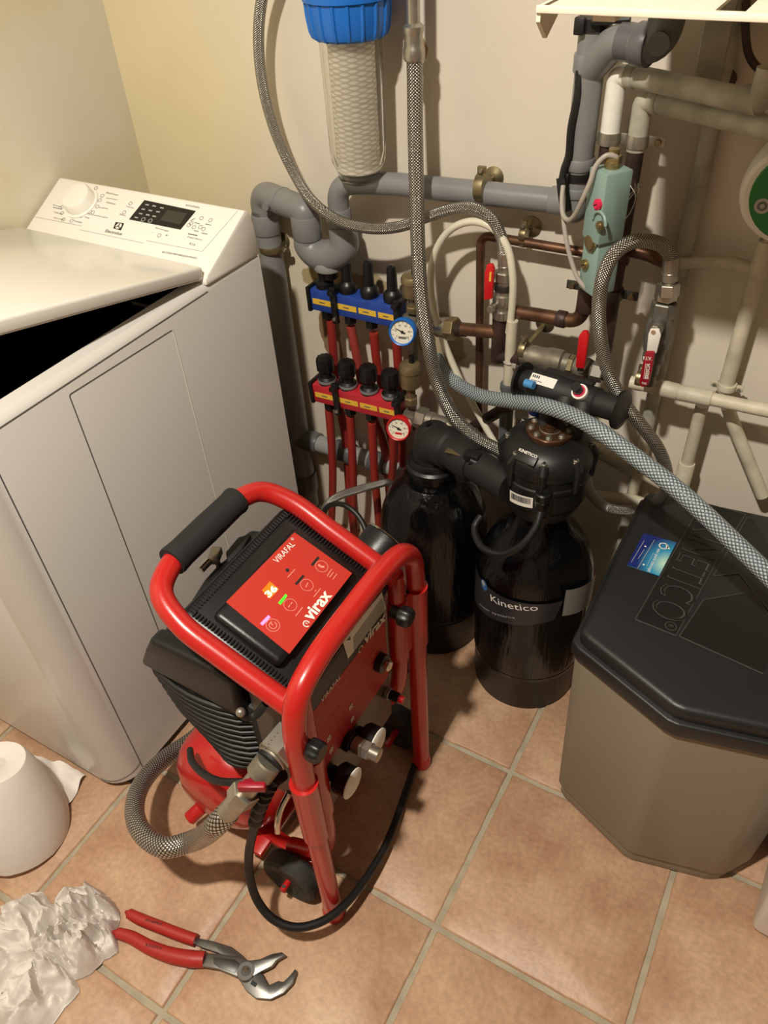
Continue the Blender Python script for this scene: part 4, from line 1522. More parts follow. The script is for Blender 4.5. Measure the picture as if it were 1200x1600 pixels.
crumple('crumpled_paper', [(-60, 1440), (0, 1435), (40, 1400), (66, 1392), (80, 1412), (105, 1440), (118, 1475), (110, 1520), (125, 1548), (100, 1575), (70, 1612), (20, 1640), (-60, 1620)], .060, 'crumpled white paper towel at the photo edge, left of the other wad', 5, cells=34, n=90)
crumple('crumpled_paper', [(84, 1440), (88, 1405), (118, 1385), (150, 1388), (172, 1405), (188, 1430), (178, 1460), (184, 1488), (162, 1500), (140, 1522), (112, 1532), (96, 1500), (90, 1470)], .070, 'crumpled white paper towel touching the red handled pliers', 12, cells=24)


def pliers():
    t = thing('water_pump_pliers', 'grey water pump pliers with long red dipped handles, lying open on the tiles', 'pliers', tuple(atz(330, 1490, 0)))
    F = frame((0, 0, 0), X_, Y_)
    q = lambda x, y, z=0: atz(x / 2.4, 1360 + y / 2.4, z)
    def plate(pts, z0, z1, m, bev=.0015):
        P = [q(x, y, (z0 + z1) / 2) for x, y in pts]
        return MB().prism([(p.x, p.y) for p in P], z0, z1, m, bev=bev)
    # lower long arm: red sleeve, shank, lower jaw
    def sleeve(cl, r, name):
        b = MB(); S = smooth([q(x, y, .012) for x, y, _ in cl], 6)
        W = []
        for i in range(len(S)):
            k = i / (len(S) - 1) * (len(cl) - 1); a = int(min(k, len(cl) - 2)); W.append(cl[a][2] + (cl[a + 1][2] - cl[a][2]) * (k - a))
        W[0] *= .55
        b.tube([S[0] - (S[1] - S[0]).normalized() * W[1] * .5] + S, [W[0] * .5] + W, m='handle_red', seg=16)
        return b.build(name, t)
    h1 = sleeve([(478, 158, .0080), (520, 180, .0095), (600, 212, .0098), (680, 243, .0098), (735, 262, .0098)], .01, 'red_handle')
    h2 = sleeve([(432, 232, .0085), (490, 250, .0100), (560, 288, .0110), (640, 318, .0120), (720, 332, .0128), (768, 334, .0122)], .01, 'red_handle')
    b = MB()
    FT = frame((0, 0, .0230), X_, Y_)
    b.tpix(FT, 'KNIPEX', (545 / 2.4, 1360 + 284 / 2.4), (606 / 2.4, 1360 + 300 / 2.4), 'print_black', .0045); b.build('handle_lettering', h2)
    FT = frame((0, 0, .0222), X_, Y_)
    b = MB(); b.tpix(FT, 'KNIPEX', (545 / 2.4, 1360 + 190 / 2.4), (608 / 2.4, 1360 + 207 / 2.4), 'print_black', .0038); b.build('handle_lettering', h1)
    b = plate([(728, 252), (800, 266), (870, 288), (905, 315), (935, 345), (985, 390), (1008, 432), (1045, 415), (1062, 420), (1085, 398), (1108, 370), (1114, 382), (1100, 425), (1065, 462), (1015, 486), (960, 482), (925, 455), (900, 415), (895, 395), (860, 340), (820, 312), (760, 292), (722, 275)], .007, .0125, 'steel_tool')
    b.build('lower_jaw', t, label='serrated lower jaw')
    b = plate([(758, 362), (778, 312), (830, 315), (890, 325), (935, 340), (975, 335), (1020, 315), (1058, 308), (1072, 320), (1040, 338), (1022, 362), (980, 382), (950, 400), (915, 410), (880, 398), (820, 372)], .0115, .0185, 'steel_tool')
    uj = b.build('upper_jaw', t, label='grey upper jaw with pivot boss')
    b = plate([(800, 325), (880, 335), (900, 350), (880, 385), (820, 365), (802, 350)], .0180, .0195, 'steel_dark', .0006); b.build('shank_recess', uj)
    b = MB(); p = q(922, 378, .018); b.cyl(p - Z_ * .012, p + Z_ * .001, .0145, 'steel_tool', 32, bev=.001); b.cyl(p, p + Z_ * .003, .0075, 'steel_dark', 24); b.cyl(p + Z_ * .002, p + Z_ * .0055, .0048, 'chrome', 20, bev=.001); b.build('pivot_button', t)
    b = MB(); b.box(q(952, 425, .0128), (.010, .006, .0008), 'print_black'); b.build('adjuster_slot', t)


pliers()
# ================================================================== pipework on the back wall
def clamp(px, py, Y, axis, r, label, w_=.014, m='brass', flange=True, wall=WY):
    """two-shell pipe clamp on a stud with a round wall flange"""
    c = at(px, py, Y)
    t = thing('pipe_clamp', label, 'pipe clamp', tuple(c))
    ax = V3(axis).normalized()
    b = MB()
    b.lathe([(r + .0005, -w_ / 2), (r + .003, -w_ / 2), (r + .0035, 0), (r + .003, w_ / 2), (r + .0005, w_ / 2)], axm(c, c + ax), m, 28)
    side = ax.cross(Y_).normalized()
    for s in (1, -1):
        p = c + side * s * (r + .007)
        b.box((0, 0, 0), (.012, .006, w_), m, frame(p, side, ax.cross(side)) @ Matrix.Rotation(PI / 2, 4, 'X') if 0 else frame(p, side, Y_), bev=.001)
        b.cyl(p - Y_ * .007, p + Y_ * .006, .003, 'nickel', 10)
    b.build('clamp_band', t)
    if flange:
        b = MB()
        b.cyl(c + Y_ * r, V3((c.x, wall - .003, c.z)), .0045, m, 12)
        b.lathe([(.017, 0), (.017, .002), (.010, .005), (.006, .007)], axm(V3((c.x, wall, c.z)), V3((c.x, wall - .01, c.z))), m, 24)
        b.build('wall_flange', t)
    return t


def pipe_run(b, pts, r, m, rad, seg=20):
    b.tube(bend(pts, rad, 8), r, m, seg)


def collar(b, p0, p1, r, m):
    b.lathe([(r, 0), (r + .001, .002), (r + .001, (V3(p1) - V3(p0)).length - .002), (r, (V3(p1) - V3(p0)).length)], axm(p0, p1), m, 28)


def drain():
    t = thing('drain_pipe', 'grey plastic drain pipe with a trap, from the washing machine up to the shelf', 'drain pipe', (-.93, 1.16, 0))
    m = 'grey_pvc'
    # standing pipe by the machine
    Ya = 1.165
    x = at(427, 420, Ya).x
    zt = at(430, 305, Ya).z
    A0 = V3((x, Ya, .002)); A1 = V3((x, Ya, zt))
    b = MB(); b.cyl(A0, A1 - Z_ * .03, .0245, m, 28); b.build('standing_pipe', t)
    b = MB()
    for za, zb in ((.02, .07), (.12, .175)):
        b = MB(); collar(b, V3((x, Ya, za)), V3((x, Ya, zb)), .0275, 'dark_pvc'); b.build('pipe_coupling', t)
    # over and down into the trap
    Yt = 1.135
    xB = at(478, 345, Yt).x
    E1 = V3((x, Ya, zt)); B1 = V3((xB, Yt, zt - .006))
    zL = at(478, 372, Yt).z
    b = MB(); b.tube(bend([A1 - Z_ * .075, E1, B1, V3((xB, Yt, zL + .04))], .026, 10), .0245, m, 28)
    b.build('siphon_bend', t)
    for (p, l) in ((A1 - Z_ * .075, .038), (V3((xB, Yt, zL + .002)), .042)):
        b = MB(); collar(b, p, p + Z_ * l, .0265, m); b.build('pipe_collar', t)
    b = MB(); mid = (E1 + B1) / 2; dd = (B1 - E1).normalized(); b.ring(mid, dd, .0245, .0012, m, 32, 6); b.build('joint_seam', t)
    for px, py in ((416, 322), (461, 327)):
        p = at(px, py, 1.128); b = MB(); b.cyl(p + Y_ * .006, p - Y_ * .004, .0075, m, 16); b.build('moulding_boss', t)
    # bowl of the trap
    b = MB()
    S = smooth([V3((xB, Yt, zL + .005)), at(482, 382, Yt), at(497, 397, Yt), at(520, 398, Yt), at(537, 384, Yt), at(534, 352, Yt)], 8)
    b.tube(S, [.0245 + .004 * math.sin(PI * i_ / (len(S) - 1)) for i_ in range(len(S))], m, 28)
    q_ = at(516, 399, Yt); b.lathe([(.0, -.024), (.018, -.022), (.026, -.014), (.028, -.004), (.026, .006), (.018, .012), (0, .014)], frame(q_, X_, Y_), m, 28)
    b.build('trap_bowl', t)
    c2_ = at(513, 409, Yt)
    b = MB(); b.lathe([(.022, .0), (.0275, .002), (.0285, .004), (.0285, .014), (.0275, .020)], axm(c2_ - Z_ * .014, c2_ + Z_ * .02), 'grey_pvc_light', 28); b.build('clean_out_cap', t)
    b = MB(); b.cyl(c2_ - Z_ * .014, c2_ - Z_ * .030, .015, 'black_plastic'); b.build('cap_outlet', t)
    # riser and long run along the wall
    R0 = at(533, 350, Yt); Rt = at(528, 290, Yt)
    H0 = V3((R0.x - .002, Yt, Rt.z)); H1 = at(872, 314, 1.165); H00 = at(600, 286, 1.15)
    b = MB()
    b.tube(bend([V3((R0.x - .002, Yt, R0.z)), V3((R0.x - .002, Yt, Rt.z + .004)), H00, H1], .034, 10), .0185, m, 24)
    b.build('long_run', t)
    b = MB()
    p = V3((R0.x - .002, Yt, Rt.z - .038)); collar(b, p - Z_ * .04, p, .0205, m); b.build('pipe_collar', t); b = MB()
    e = (H1 - H00).normalized(); collar(b, H1 - e * .012, H1 + e * .04, .0200, m)
    b.build('pipe_collar', t)
    # bend up into the right-hand stack
    Yr = 1.135
    q0 = H1 + e * .03
    v1 = at(905, 255, Yr); v0 = V3((v1.x, Yr, q0.z - .010))
    vt = V3((v1.x, Yr, at(926, 30, Yr).z))
    b = MB(); b.tube(bend([q0, V3((v1.x, Yr, q0.z - .003)), vt], .045, 12), .0195, m, 24); b.build('riser', t)
    b = MB()
    for za, zb in ((at(916, 112, Yr).z, at(922, 82, Yr).z), (at(905, 263, Yr).z, at(906, 245, Yr).z), (at(900, 305, Yr).z, at(902, 290, Yr).z)):
        b = MB(); collar(b, V3((v1.x, Yr, za)), V3((v1.x, Yr, zb)), .0212, m); b.build('riser_collar', t)
    # branch to the right, with an elbow going up behind the shelf
    br0 = V3((v1.x, Yr, at(924, 100, Yr).z)); 
    k0 = at(925, 95, Yr); k1 = at(962, 62, 1.11); k2 = at(1030, 74, 1.09); k3 = V3((k2.x + .012, k2.y, k2.z + .10))
    b = MB(); b.tube(bend([V3((v1.x, Yr, k0.z - .01)), k1, at(1005, 70, 1.09)], .03, 8), .0205, m, 24); b.build('branch_elbow', t)
    b = MB(); b.tube(bend([at(970, 64, 1.10), k2, k3], .028, 8), .0215, 'dark_pvc', 24); collar(b, at(995, 68, 1.095), at(1018, 72, 1.09), .0235, 'dark_pvc')
    p = at(1030, 68, 1.068); b.cyl(p, p - Y_ * .004, .013, 'dark_pvc', 16)
    b.build('dark_elbow', t)
    return V3((v1.x, Yr, q0.z))


vr = drain()
# black sleeve and straps on the right-hand stack
t = thing('cable_sleeve', 'black rubber sleeve and straps running down the left side of the grey riser', 'sleeve', tuple(at(890, 250, 1.10)))
b = MB(); P = [at(905, 110, 1.12), at(902, 150, 1.115), at(892, 200, 1.112), at(888, 245, 1.112), at(882, 262, 1.11), at(878, 280, 1.108)]
b.tube(smooth(P, 5), .0052, 'black_rubber', 8)
b.tube(smooth([at(878, 278, 1.11), at(880, 300, 1.108), at(884, 328, 1.11)], 5), .0085, 'black_rubber', 8); b.build('rubber_sleeve', t)
for (px, py, w_, dz) in ((917, 35, .014, 0), (902, 272, .010, 0)):
    p = at(px, py, 1.135); p.x = vr.x
    b = MB(); b.lathe([(.0205, -w_ / 2), (.0225, -w_ / 2), (.0225, w_ / 2), (.0205, w_ / 2)], frame(p, X_, Y_), 'black_rubber', 24)
    b.box((p.x - .012, p.y - .022, p.z), (.014, .010, w_ + .006), 'black_rubber', bev=.002); b.build('strap', t)
b = MB(); b.tube(smooth([at(925, 35, 1.11), at(955, 32, 1.10), at(985, 30, 1.10)], 4), .004, 'black_rubber', 8); b.build('strap_tail', t)

clamp(753, 292, 1.153, at(870, 312, 1.16) - at(600, 286, 1.15), .0185, 'brass clamp round the long grey drain pipe')
clamp(426, 386, 1.165, (0, 0, 1), .0245, 'brass clamp on the grey pipe beside the washing machine', w_=.010)
clamp(818, 366, 1.165, (1, 0, 0), .008, 'brass clamp on the thin copper pipe below the drain run', w_=.010)
clamp(438, 668, 1.165, (0, 0, 1), .0245, 'rusty clamp low on the grey pipe behind the washing machine', w_=.010, m='copper_dark')

# low grey waste pipe behind the red heating pipes
b = MB()
p0 = at(470, 684, 1.165); p1 = at(640, 738, 1.165)
b.cyl(p0, p1, .020, 'grey_pvc_light', 24)
for a, c in ((.0, .18), (.34, .50), (.66, .80)):
    collar(b, p0 + (p1 - p0) * a, p0 + (p1 - p0) * c, .0235, 'dark_pvc')
b.build('waste_pipe', label='light grey waste pipe with dark couplings, low on the wall behind the red heating pipes', cat='drain pipe')

# ------------------------------------------------------------------ manifolds
def manifold(mname, label, pL, pR, Y, hgt, dep, caps, gz, name_col, cap_kind):
    """bar with its front-top edge, label strip, brackets, port caps and a dial thermometer"""
    L = at(*pL, Y); R = at(*pR, Y)
    R = V3((R.x, Y, R.z))
    t = thing('heating_manifold', label, 'manifold', ((L.x + R.x) / 2, Y, L.z))
    d = (R - L); ln = d.length; d.normalize()
    F = frame(L, d, Z_)          # u along, v up, n = towards the room?
    nrm = V3((F[0][2], F[1][2], F[2][2]))
    s = -1 if nrm.y > 0 else 1
    b = MB()
    b.box((ln / 2, 0, -s * dep / 2 * 1), (ln, hgt, dep), mname, F, bev=.004)
    bar = b.build('manifold_bar', t)
    FF = frame(L + V3((0, 0, 0)) - Y_ * .0003, d, Z_)
    FF = Matrix.Translation(-Y_ * .0004) @ F
    b = MB()
    for (a, c) in ((.03, .265), (.335, .55), (.575, .775), (.80, .985)):
        b.box((ln * (a + c) / 2, -.001, 0), (ln * (c - a), .011, .0008), 'yellow_label', FF)
    yl = b.build('label_strip', bar)
    b = MB()
    for (a, c) in ((.05, .24), (.34, .52), (.56, .76), (.80, .97)):
        b.box((ln * (a + c) / 2, -.001, -s * -.0006), (ln * (c - a) * .35, .002, .0006), 'print_grey', FF)
    b.build('label_print', yl)
    MB().box((-.004, 0, -s * dep / 2), (.008, hgt + .006, dep + .004), 'black_plastic', F, bev=.002).build('end_cap', bar)
    for k, u in enumerate((.30, 1.0)):
        b = MB()
        b.box((ln * u + (.004 if u == 1 else 0), 0, s * .003), (.013, hgt + .030, .008), 'black_plastic', F, bev=.002)
        b.box((ln * u + (.004 if u == 1 else 0), hgt / 2 + .006, -s * (dep / 2)), (.013, .010, dep + .03), 'black_plastic', F, bev=.002)
        for v in (hgt / 2 + .004, -hgt / 2 - .004):
            p = F @ V3((ln * u + (.004 if u == 1 else 0), v, 0)); b.cyl(p - Y_ * .005, p - Y_ * .010, .0035, 'nickel', 12)
        b.build('bracket', t)
    for i, (cp_, kind) in enumerate(caps):
        u = (at(cp_[0], cp_[1], Y + dep / 2).x - L.x) / d.x / ln
        p = F @ V3((ln * u, hgt / 2, -s * dep / 2))
        b = MB()
        if kind == 'tall':
            b.lathe([(.0165, -.002), (.0175, .004), (.0175, .012), (.014, .018), (.010, .022), (.0090, .058), (.0075, .066), (.0, .068)], frame(p, X_, Y_), 'black_plastic', 24)
        elif kind == 'short':
            b.lathe([(.0165, -.002), (.0175, .004), (.0175, .010), (.011, .014), (.011, .040)], frame(p, X_, Y_), 'black_plastic', 24)
        else:
            b.lathe([(.0175, -.002), (.0180, .004), (.0180, .010), (.0155, .012), (.013, .014), (.012, .022), (.0155, .026), (.0165, .028), (.0170, .048), (.0155, .056), (.010, .058), (0, .058)], frame(p, X_, Y_), 'black_plastic', 40, lambda a_, z: 1 + (.06 * math.cos(10 * a_) if z > .025 else 0))
            b.lathe([(.0185, .003), (.0190, .006), (.0185, .009)], frame(p, X_, Y_), 'grey_pvc', 24)
        b.build('port_cap', t)
        q = p - Z_ * hgt
        b = MB(); b.hexn(q + Z_ * .004, q - Z_ * .020, .0125, 'black_plastic'); b.build('compression_nut', t)
    return t, F, ln, s


mb, Fb, lb_, sb = manifold('blue_manifold', 'blue heating manifold with tall black caps, above the red one', (485, 468), (619, 497), 1.115, .044, .040,
                           [((508, 448), 'short'), ((544, 454), 'tall'), ((578, 461), 'tall'), ((614, 470), 'tall')], 0, 'blue', 'tall')
mr, Fr_, lr_, sr_ = manifold('red_manifold', 'red heating manifold with ribbed black valve caps, below the blue one', (489, 614), (620, 646), 1.065, .043, .038,
                           [((512, 597), 'knob'), ((545, 605), 'knob'), ((578, 613), 'knob'), ((612, 622), 'knob')], 0, 'red', 'knob')


def dial(parent, px, py, Y, r, ringm, tint):
    c = at(px, py, Y)
    n = (CAM - c).normalized(); n = (V3((.22, -1, .28))).normalized()
    X = axm(c, c + n)
    b = MB(); b.lathe([(r * .5, -.03), (r * .55, -.010), (r, -.006), (r * 1.06, 0), (r * 1.06, .012), (r * .98, .015), (r * .90, .014), (r * .88, .009)], X, ringm, 40)
    g = b.build('dial_thermometer', parent)
    U = n.cross(Z_).normalized() * -1
    U = Z_.cross(n).normalized()
    F = frame(c + n * .0095, U, n.cross(U))
    b = MB(); b.circ(F, 0, 0, r * .89, 'gauge_face', .0003, seg=36); f = b.build('dial_face', g)
    F = F @ Matrix.Translation((0, 0, .0006))
    b = MB()
    for k in range(11):
        a = R_(225 - 27 * k)
        b.line(F, (r * .68 * math.cos(a), r * .68 * math.sin(a)), (r * .8 * math.cos(a), r * .8 * math.sin(a)), r * .03, 'print_grey')
    for k in range(0, 11, 2):
        a = R_(225 - 27 * k)
        b.text(F, str(k * 10), r * .53 * math.cos(a) - r * .08, r * .53 * math.sin(a) - r * .05, r * .2, 'print_grey')
    b.rect(F, -r * .28, -r * .50, r * .32, -r * .34, 'print_grey' if tint == 'b' else 'lever_red')
    a = R_(155)
    b.poly(F, ((r * .72 * math.cos(a), r * .72 * math.sin(a)), (r * .25 * math.cos(a - PI) - .001, r * .25 * math.sin(a - PI) - .0012), (r * .25 * math.cos(a - PI) + .001, r * .25 * math.sin(a - PI) + .0014)), 'print_black', .0008)
    b.circ(F, 0, 0, r * .12, 'print_black', .001, seg=14)
    b.build('dial_marks', f)


dial(mb, 631, 517, 1.085, .0235, 'blue_plastic', 'b')
dial(mr, 625, 667, 1.035, .0225, 'lever_red', 'r')
# air vents
for (parent, px, py, Y, bod, zs) in ((mr, 641, 588, 1.085, 'dull_brass', 1.0), (mb, 645, 448, 1.125, 'dull_brass', .8)):
    c = at(px, py, Y)
    b = MB()
    b.lathe([(.009, -.06 * zs), (.009, -.026 * zs), (.013, -.024 * zs), (.019, -.019 * zs), (.0195, .010 * zs), (.021, .012 * zs), (.021, .020 * zs), (.018, .027 * zs), (.009, .031 * zs), (0, .032 * zs)], frame(c, X_, Y_), bod, 30)
    b.hexn(c - Z_ * .045 * zs, c - Z_ * .06 * zs, .0135, bod)
    v = b.build('air_vent', parent)
    b = MB(); b.cyl(c + V3((.004, 0, .028 * zs)), c + V3((.004, 0, .044 * zs)), .0055, 'black_plastic'); b.build('vent_cap', v)
# end tee of each manifold and ball valve right of the red one
b = MB(); c = at(640, 655, 1.085); b.cyl(c - X_ * .02, c + X_ * .025, .014, 'dull_nickel'); b.box(c, (.034, .032, .034), 'dull_nickel', bev=.006); b.build('end_tee', mr)
b = MB(); c = at(645, 505, 1.13); b.cyl(c - X_ * .02, c + X_ * .02, .014, 'dull_nickel'); b.box(c, (.03, .03, .04), 'dull_nickel', bev=.006); b.cyl(c, c - Z_ * .09, .009, 'dull_nickel'); b.build('end_tee', mb)
t = thing('brass_union', 'brass hex union and valve body right of the red manifold', 'pipe fitting', tuple(at(680, 655, 1.085)))
p0 = at(655, 652, 1.08); p1 = at(706, 667, 1.08); d = (p1 - p0).normalized()
b = MB(); b.hexn(p0 - d * .004, p0 + d * .018, .0215, 'nickel'); b.build('hex_nut', t)
b = MB(); b.lathe([(.017, 0), (.017, .012), (.0155, .014), (.0155, .040), (.013, .043), (.013, .056)], axm(p0 + d * .018, p1), 'nickel', 28); b.build('valve_body', t)
b = MB(); b.cyl(p0 + d * .07, p0 + d * .12, .011, 'copper_dark'); b.build('pipe_stub', t)

# ------------------------------------------------------------------ red heating pipes
k_ = 0
runs = [
    ([(517, 500, 1.135), (522, 560, 1.14), (528, 620, 1.15), (540, 690, 1.16), (545, 760, 1.165)], 'first (leftmost) red pipe hanging from the blue manifold', 'pex_red'),
    ([(548, 510, 1.135), (558, 560, 1.14), (570, 620, 1.15), (598, 690, 1.16), (606, 745, 1.165), (610, 800, 1.165)], 'second red pipe hanging from the blue manifold, leaning to the right', 'pex_pink'),
    ([(584, 520, 1.135), (588, 560, 1.14), (598, 610, 1.15), (606, 660, 1.16), (618, 720, 1.165), (622, 790, 1.165)], 'third red pipe hanging from the blue manifold', 'pex_red'),
    ([(619, 530, 1.135), (622, 570, 1.14), (624, 620, 1.15), (628, 690, 1.16), (632, 770, 1.165)], 'fourth (rightmost) red pipe hanging from the blue manifold', 'pex_red'),
    ([(514, 640, 1.085), (518, 690, 1.09), (520, 740, 1.10), (519, 790, 1.11), (516, 850, 1.12)], 'red pipe below the leftmost valve cap of the red manifold', 'pex_red'),
    ([(547, 650, 1.085), (550, 700, 1.09), (552, 760, 1.10), (552, 800, 1.11), (556, 870, 1.12)], 'red pipe below the second valve cap of the red manifold', 'pex_red'),
    ([(581, 660, 1.085), (583, 700, 1.09), (586, 750, 1.10), (590, 790, 1.11), (594, 850, 1.12)], 'red pipe below the third valve cap of the red manifold, left of the rear tank', 'pex_red'),
    ([(614, 668, 1.085), (615, 710, 1.10), (612, 760, 1.13), (610, 830, 1.14)], 'red pipe under the red dial thermometer, ending behind the rear tank', 'pex_red'),
]
for P, lab, m in runs:
    q = [at(*p) for p in P]
    q.append(V3((q[-1].x, q[-1].y, .003)))
    q = [p for p in q if p.z > .002]
    b = MB(); b.tube(smooth(q, 6), .0088, m, 14)
    b.build('heating_pipe', label=lab, cat='pipe', group='red heating pipes under the manifolds')

# ------------------------------------------------------------------ filter housing
def water_filter():
    t = thing('filter_housing', 'clear water filter bowl with a white wound cartridge under a blue ribbed cap', 'water filter', tuple(at(560, 285, 1.11)))
    Yf = 1.125
    cB = at(560, 282, Yf); xc = at(548, 70, Yf).x
    zb = cB.z; zt = at(546, 58, Yf).z
    O = V3((xc, Yf, zb)); X = frame(O, X_, Y_); H = zt - zb
    b = MB()
    b.lathe([(.0, .0), (.028, .001), (.034, .006), (.038, .022), (.044, .034), (.0455, .05), (.0475, H + .004), (.0435, H + .004), (.0420, .05), (.038, .036), (.030, .010), (0, .006)], X, 'clear_plastic', 56)
    b.build('clear_bowl', t)
    b = MB()
    n = 90
    prof = [(0, .018), (.033, .018)] + [(.0355 + .0005 * math.sin(i * 2.1), .020 + (H - .022) * i / n) for i in range(n + 1)]
    b.lathe(prof, X, 'wound_string', 64, lambda a, z: 1 + .012 * max(math.sin(a * 3 + z * 260), math.sin(a * 3 - z * 260)))
    b.build('wound_cartridge', t, sharp=60)
    b = MB()
    b.lathe([(.044, H), (.050, H + .0005), (.055, H + .004), (.0585, H + .012), (.061, H + .03), (.062, H + .048), (.0625, H + .0485), (.066, H + .050), (.066, H + .058)], X, 'blue_plastic', 180, lambda a, z: 1 + (.045 if (a * 180 / (2 * PI) + .5) % 10 < 1.6 and z < H + .0481 else 0))
    b.build('ribbed_cap', t, sharp=30)
    b = MB()
    b.lathe([(.066, H + .057), (.068, H + .060), (.068, H + .085), (.060, H + .10), (.03, H + .11), (0, H + .11)], X, 'blue_plastic', 60)
    b.box((0, .06, H + .09), (.05, .10, .03), 'blue_plastic', X, bev=.004)
    b.box((.075, 0, H + .075), (.03, .034, .034), 'blue_plastic', X, bev=.006)
    b.build('filter_head', t)


water_filter()

# ------------------------------------------------------------------ braided hoses on the wall
def hose(name, P, r, m, label, ends=(), n=10):
    S = smooth(P, n)
    t = thing(name, label, 'hose', tuple(P[len(P) // 2]))
    MB().tube(S, r, m, 20).build('hose_sleeve', t)
    for (i, l) in ends:
        b = MB()
        if i == 0:
            d = (S[0] - S[3]).normalized(); p = S[0]
        else:
            d = (S[-1] - S[-4]).normalized(); p = S[-1]
        b.cyl(p - d * .028, p + d * .006, r + .0018, 'nickel', 24, bev=.001)
        b.ring(p - d * .006, d, r + .0018, .001, 'nickel')
        b.cyl(p + d * .004, p + d * (.012), r * .8, 'nickel')
        b.hexn(p + d * .010, p + d * (.010 + l), r + .005, 'nickel')
        b.build('hose_fitting', t)
    return t, S


P = [at(x, y, Y) for x, y, Y in ((425, -60, 1.15), (409, 0, 1.15), (404, 60, 1.15), (410, 130, 1.15), (428, 200, 1.145), (455, 262, 1.13), (490, 316, 1.095), (530, 345, 1.085), (580, 357, 1.095), (625, 354, 1.11), (670, 338, 1.12), (710, 326, 1.12), (742, 326, 1.12), (768, 342, 1.12), (783, 370, 1.12), (788, 400, 1.12), (789, 420, 1.12))]
hose('braided_hose', P, .0092, 'steel_braid', 'long steel braided hose sweeping down the left of the filter to the red lever valve', ((1, .016),))
P = [at(x, y, Y) for x, y, Y in ((646, 38, 1.12), (648, 100, 1.12), (649, 200, 1.11), (651, 300, 1.09), (653, 380, 1.07), (658, 460, 1.05), (668, 530, 1.035), (684, 600, 1.035), (710, 652, 1.035), (745, 685, 1.03), (778, 703, 1.02), (800, 716, 1.01))]
tB, S = hose('braided_hose', P, .0120, 'steel_braid', 'thick steel braided hose hanging straight down just right of the filter')
b = MB(); p = S[0]
b.lathe([(.0140, -.045), (.0155, -.042), (.0155, -.030), (.0140, -.027), (.0130, -.012), (.0150, -.008), (.0150, -.002), (.0095, .002), (.0095, .06), (.0095, .12)], frame(p, X_, Y_), 'nickel', 28); b.build('crimped_end', tB)
P = [at(x, y, Y) for x, y, Y in ((1047, 432, 1.09), (1048, 405, 1.09), (1038, 386, 1.08), (1015, 377, 1.06), (988, 378, 1.04), (962, 394, 1.02), (944, 428, 1.01), (936, 475, 1.01), (938, 525, 1.01), (950, 580, 1.015), (975, 630, 1.02), (1005, 668, 1.03), (1028, 700, 1.04), (1041, 735, 1.05), (1040, 765, 1.06), (1018, 790, 1.08), (985, 799, 1.09), (950, 794, 1.09), (926, 774, 1.07), (914, 745, 1.05))]
hose('braided_hose', P, .0100, 'steel_braid', 'steel braided hose looping from the shut-off valve over the mint green valve', ((0, .018),))
# blue-grey reinforced hose crossing the picture
P = [at(x, y, Y) for x, y, Y in ((683, 560, 1.17), (692, 578, 1.14), (715, 600, 1.10), (750, 618, 1.06), (800, 627, 1.02), (850, 634, .98), (900, 652, .95), (950, 683, .92), (1000, 720, .90), (1050, 758, .88), (1100, 802, .86), (1150, 850, .84), (1200, 898, .82), (1260, 960, .80), (1330, 1030, .80))]
S = smooth(P, 12)
MB().tube(S, .0124, 'pvc_braid', 22).build('reinforced_hose', label='blue-grey reinforced plastic hose crossing over the softener head and black lid', cat='hose')
# clear soft tube loop and its standpipe
P = [at(x, y, Y) for x, y, Y in ((795, 520, 1.11), (800, 480, 1.11), (801, 430, 1.11), (792, 385, 1.115), (768, 355, 1.12), (738, 346, 1.12), (705, 358, 1.12), (682, 390, 1.12), (673, 430, 1.12), (677, 480, 1.12), (692, 530, 1.12), (715, 585, 1.12), (738, 630, 1.12), (760, 670, 1.11), (775, 695, 1.10))]
MB().tube(smooth(P, 8), .0062, 'clear_tube', 14).build('clear_hose', label='milky clear plastic tube looping up from the grey standpipe', cat='hose')
P = [at(x, y, Y) for x, y, Y in ((690, 682, 1.03), (715, 672, 1.04), (742, 680, 1.04), (768, 698, 1.03), (790, 715, 1.02))]
MB().tube(smooth(P, 8), .0065, 'clear_tube', 14).build('clear_hose', label='short pale plastic tube arching behind the rear tank elbow', cat='hose')
t = thing('standpipe', 'pale grey standpipe set in a darker pipe, holding the clear tube', 'pipe', tuple(at(800, 690, 1.11)))
x_ = at(797, 560, 1.11).x
b = MB(); b.lathe([(.0095, 0), (.0095, at(796, 500, 1.11).z - at(800, 612, 1.11).z), (.0075, at(796, 500, 1.11).z - at(800, 612, 1.11).z)], frame((x_, 1.11, at(800, 612, 1.11).z), X_, Y_), 'painted_pipe', 20); b.build('inner_pipe', t)
b = MB(); z0 = at(802, 720, 1.11).z; z1_ = at(800, 600, 1.11).z; b.lathe([(.0125, 0), (.0125, z1_ - z0), (.010, z1_ - z0)], frame((x_, 1.11, z0), X_, Y_), 'dark_pvc', 20)
b.lathe([(.0145, z1_ - z0 - .012), (.0145, z1_ - z0 - .001)], frame((x_, 1.11, z0), X_, Y_), 'dark_pvc', 20); b.build('outer_pipe', t)
b = MB(); p = at(798, 565, 1.11); b.lathe([(.0100, -.003), (.012, 0), (.0100, .003)], frame((x_, 1.11, p.z), X_, Y_), 'cable_grey', 16); b.box((x_ + .012, 1.10, p.z), (.008, .006, .008), 'cable_grey', bev=.001); b.build('cable_tie', t)

# ------------------------------------------------------------------ copper work
def copper(name, label, pts, r, m, rad=.02, extra=None, group=None):
    b = MB(); b.tube(bend(pts, rad, 8), r, m, 16)
    if extra: extra(b)
    return b.build(name, label=label, cat='pipe', group=group)


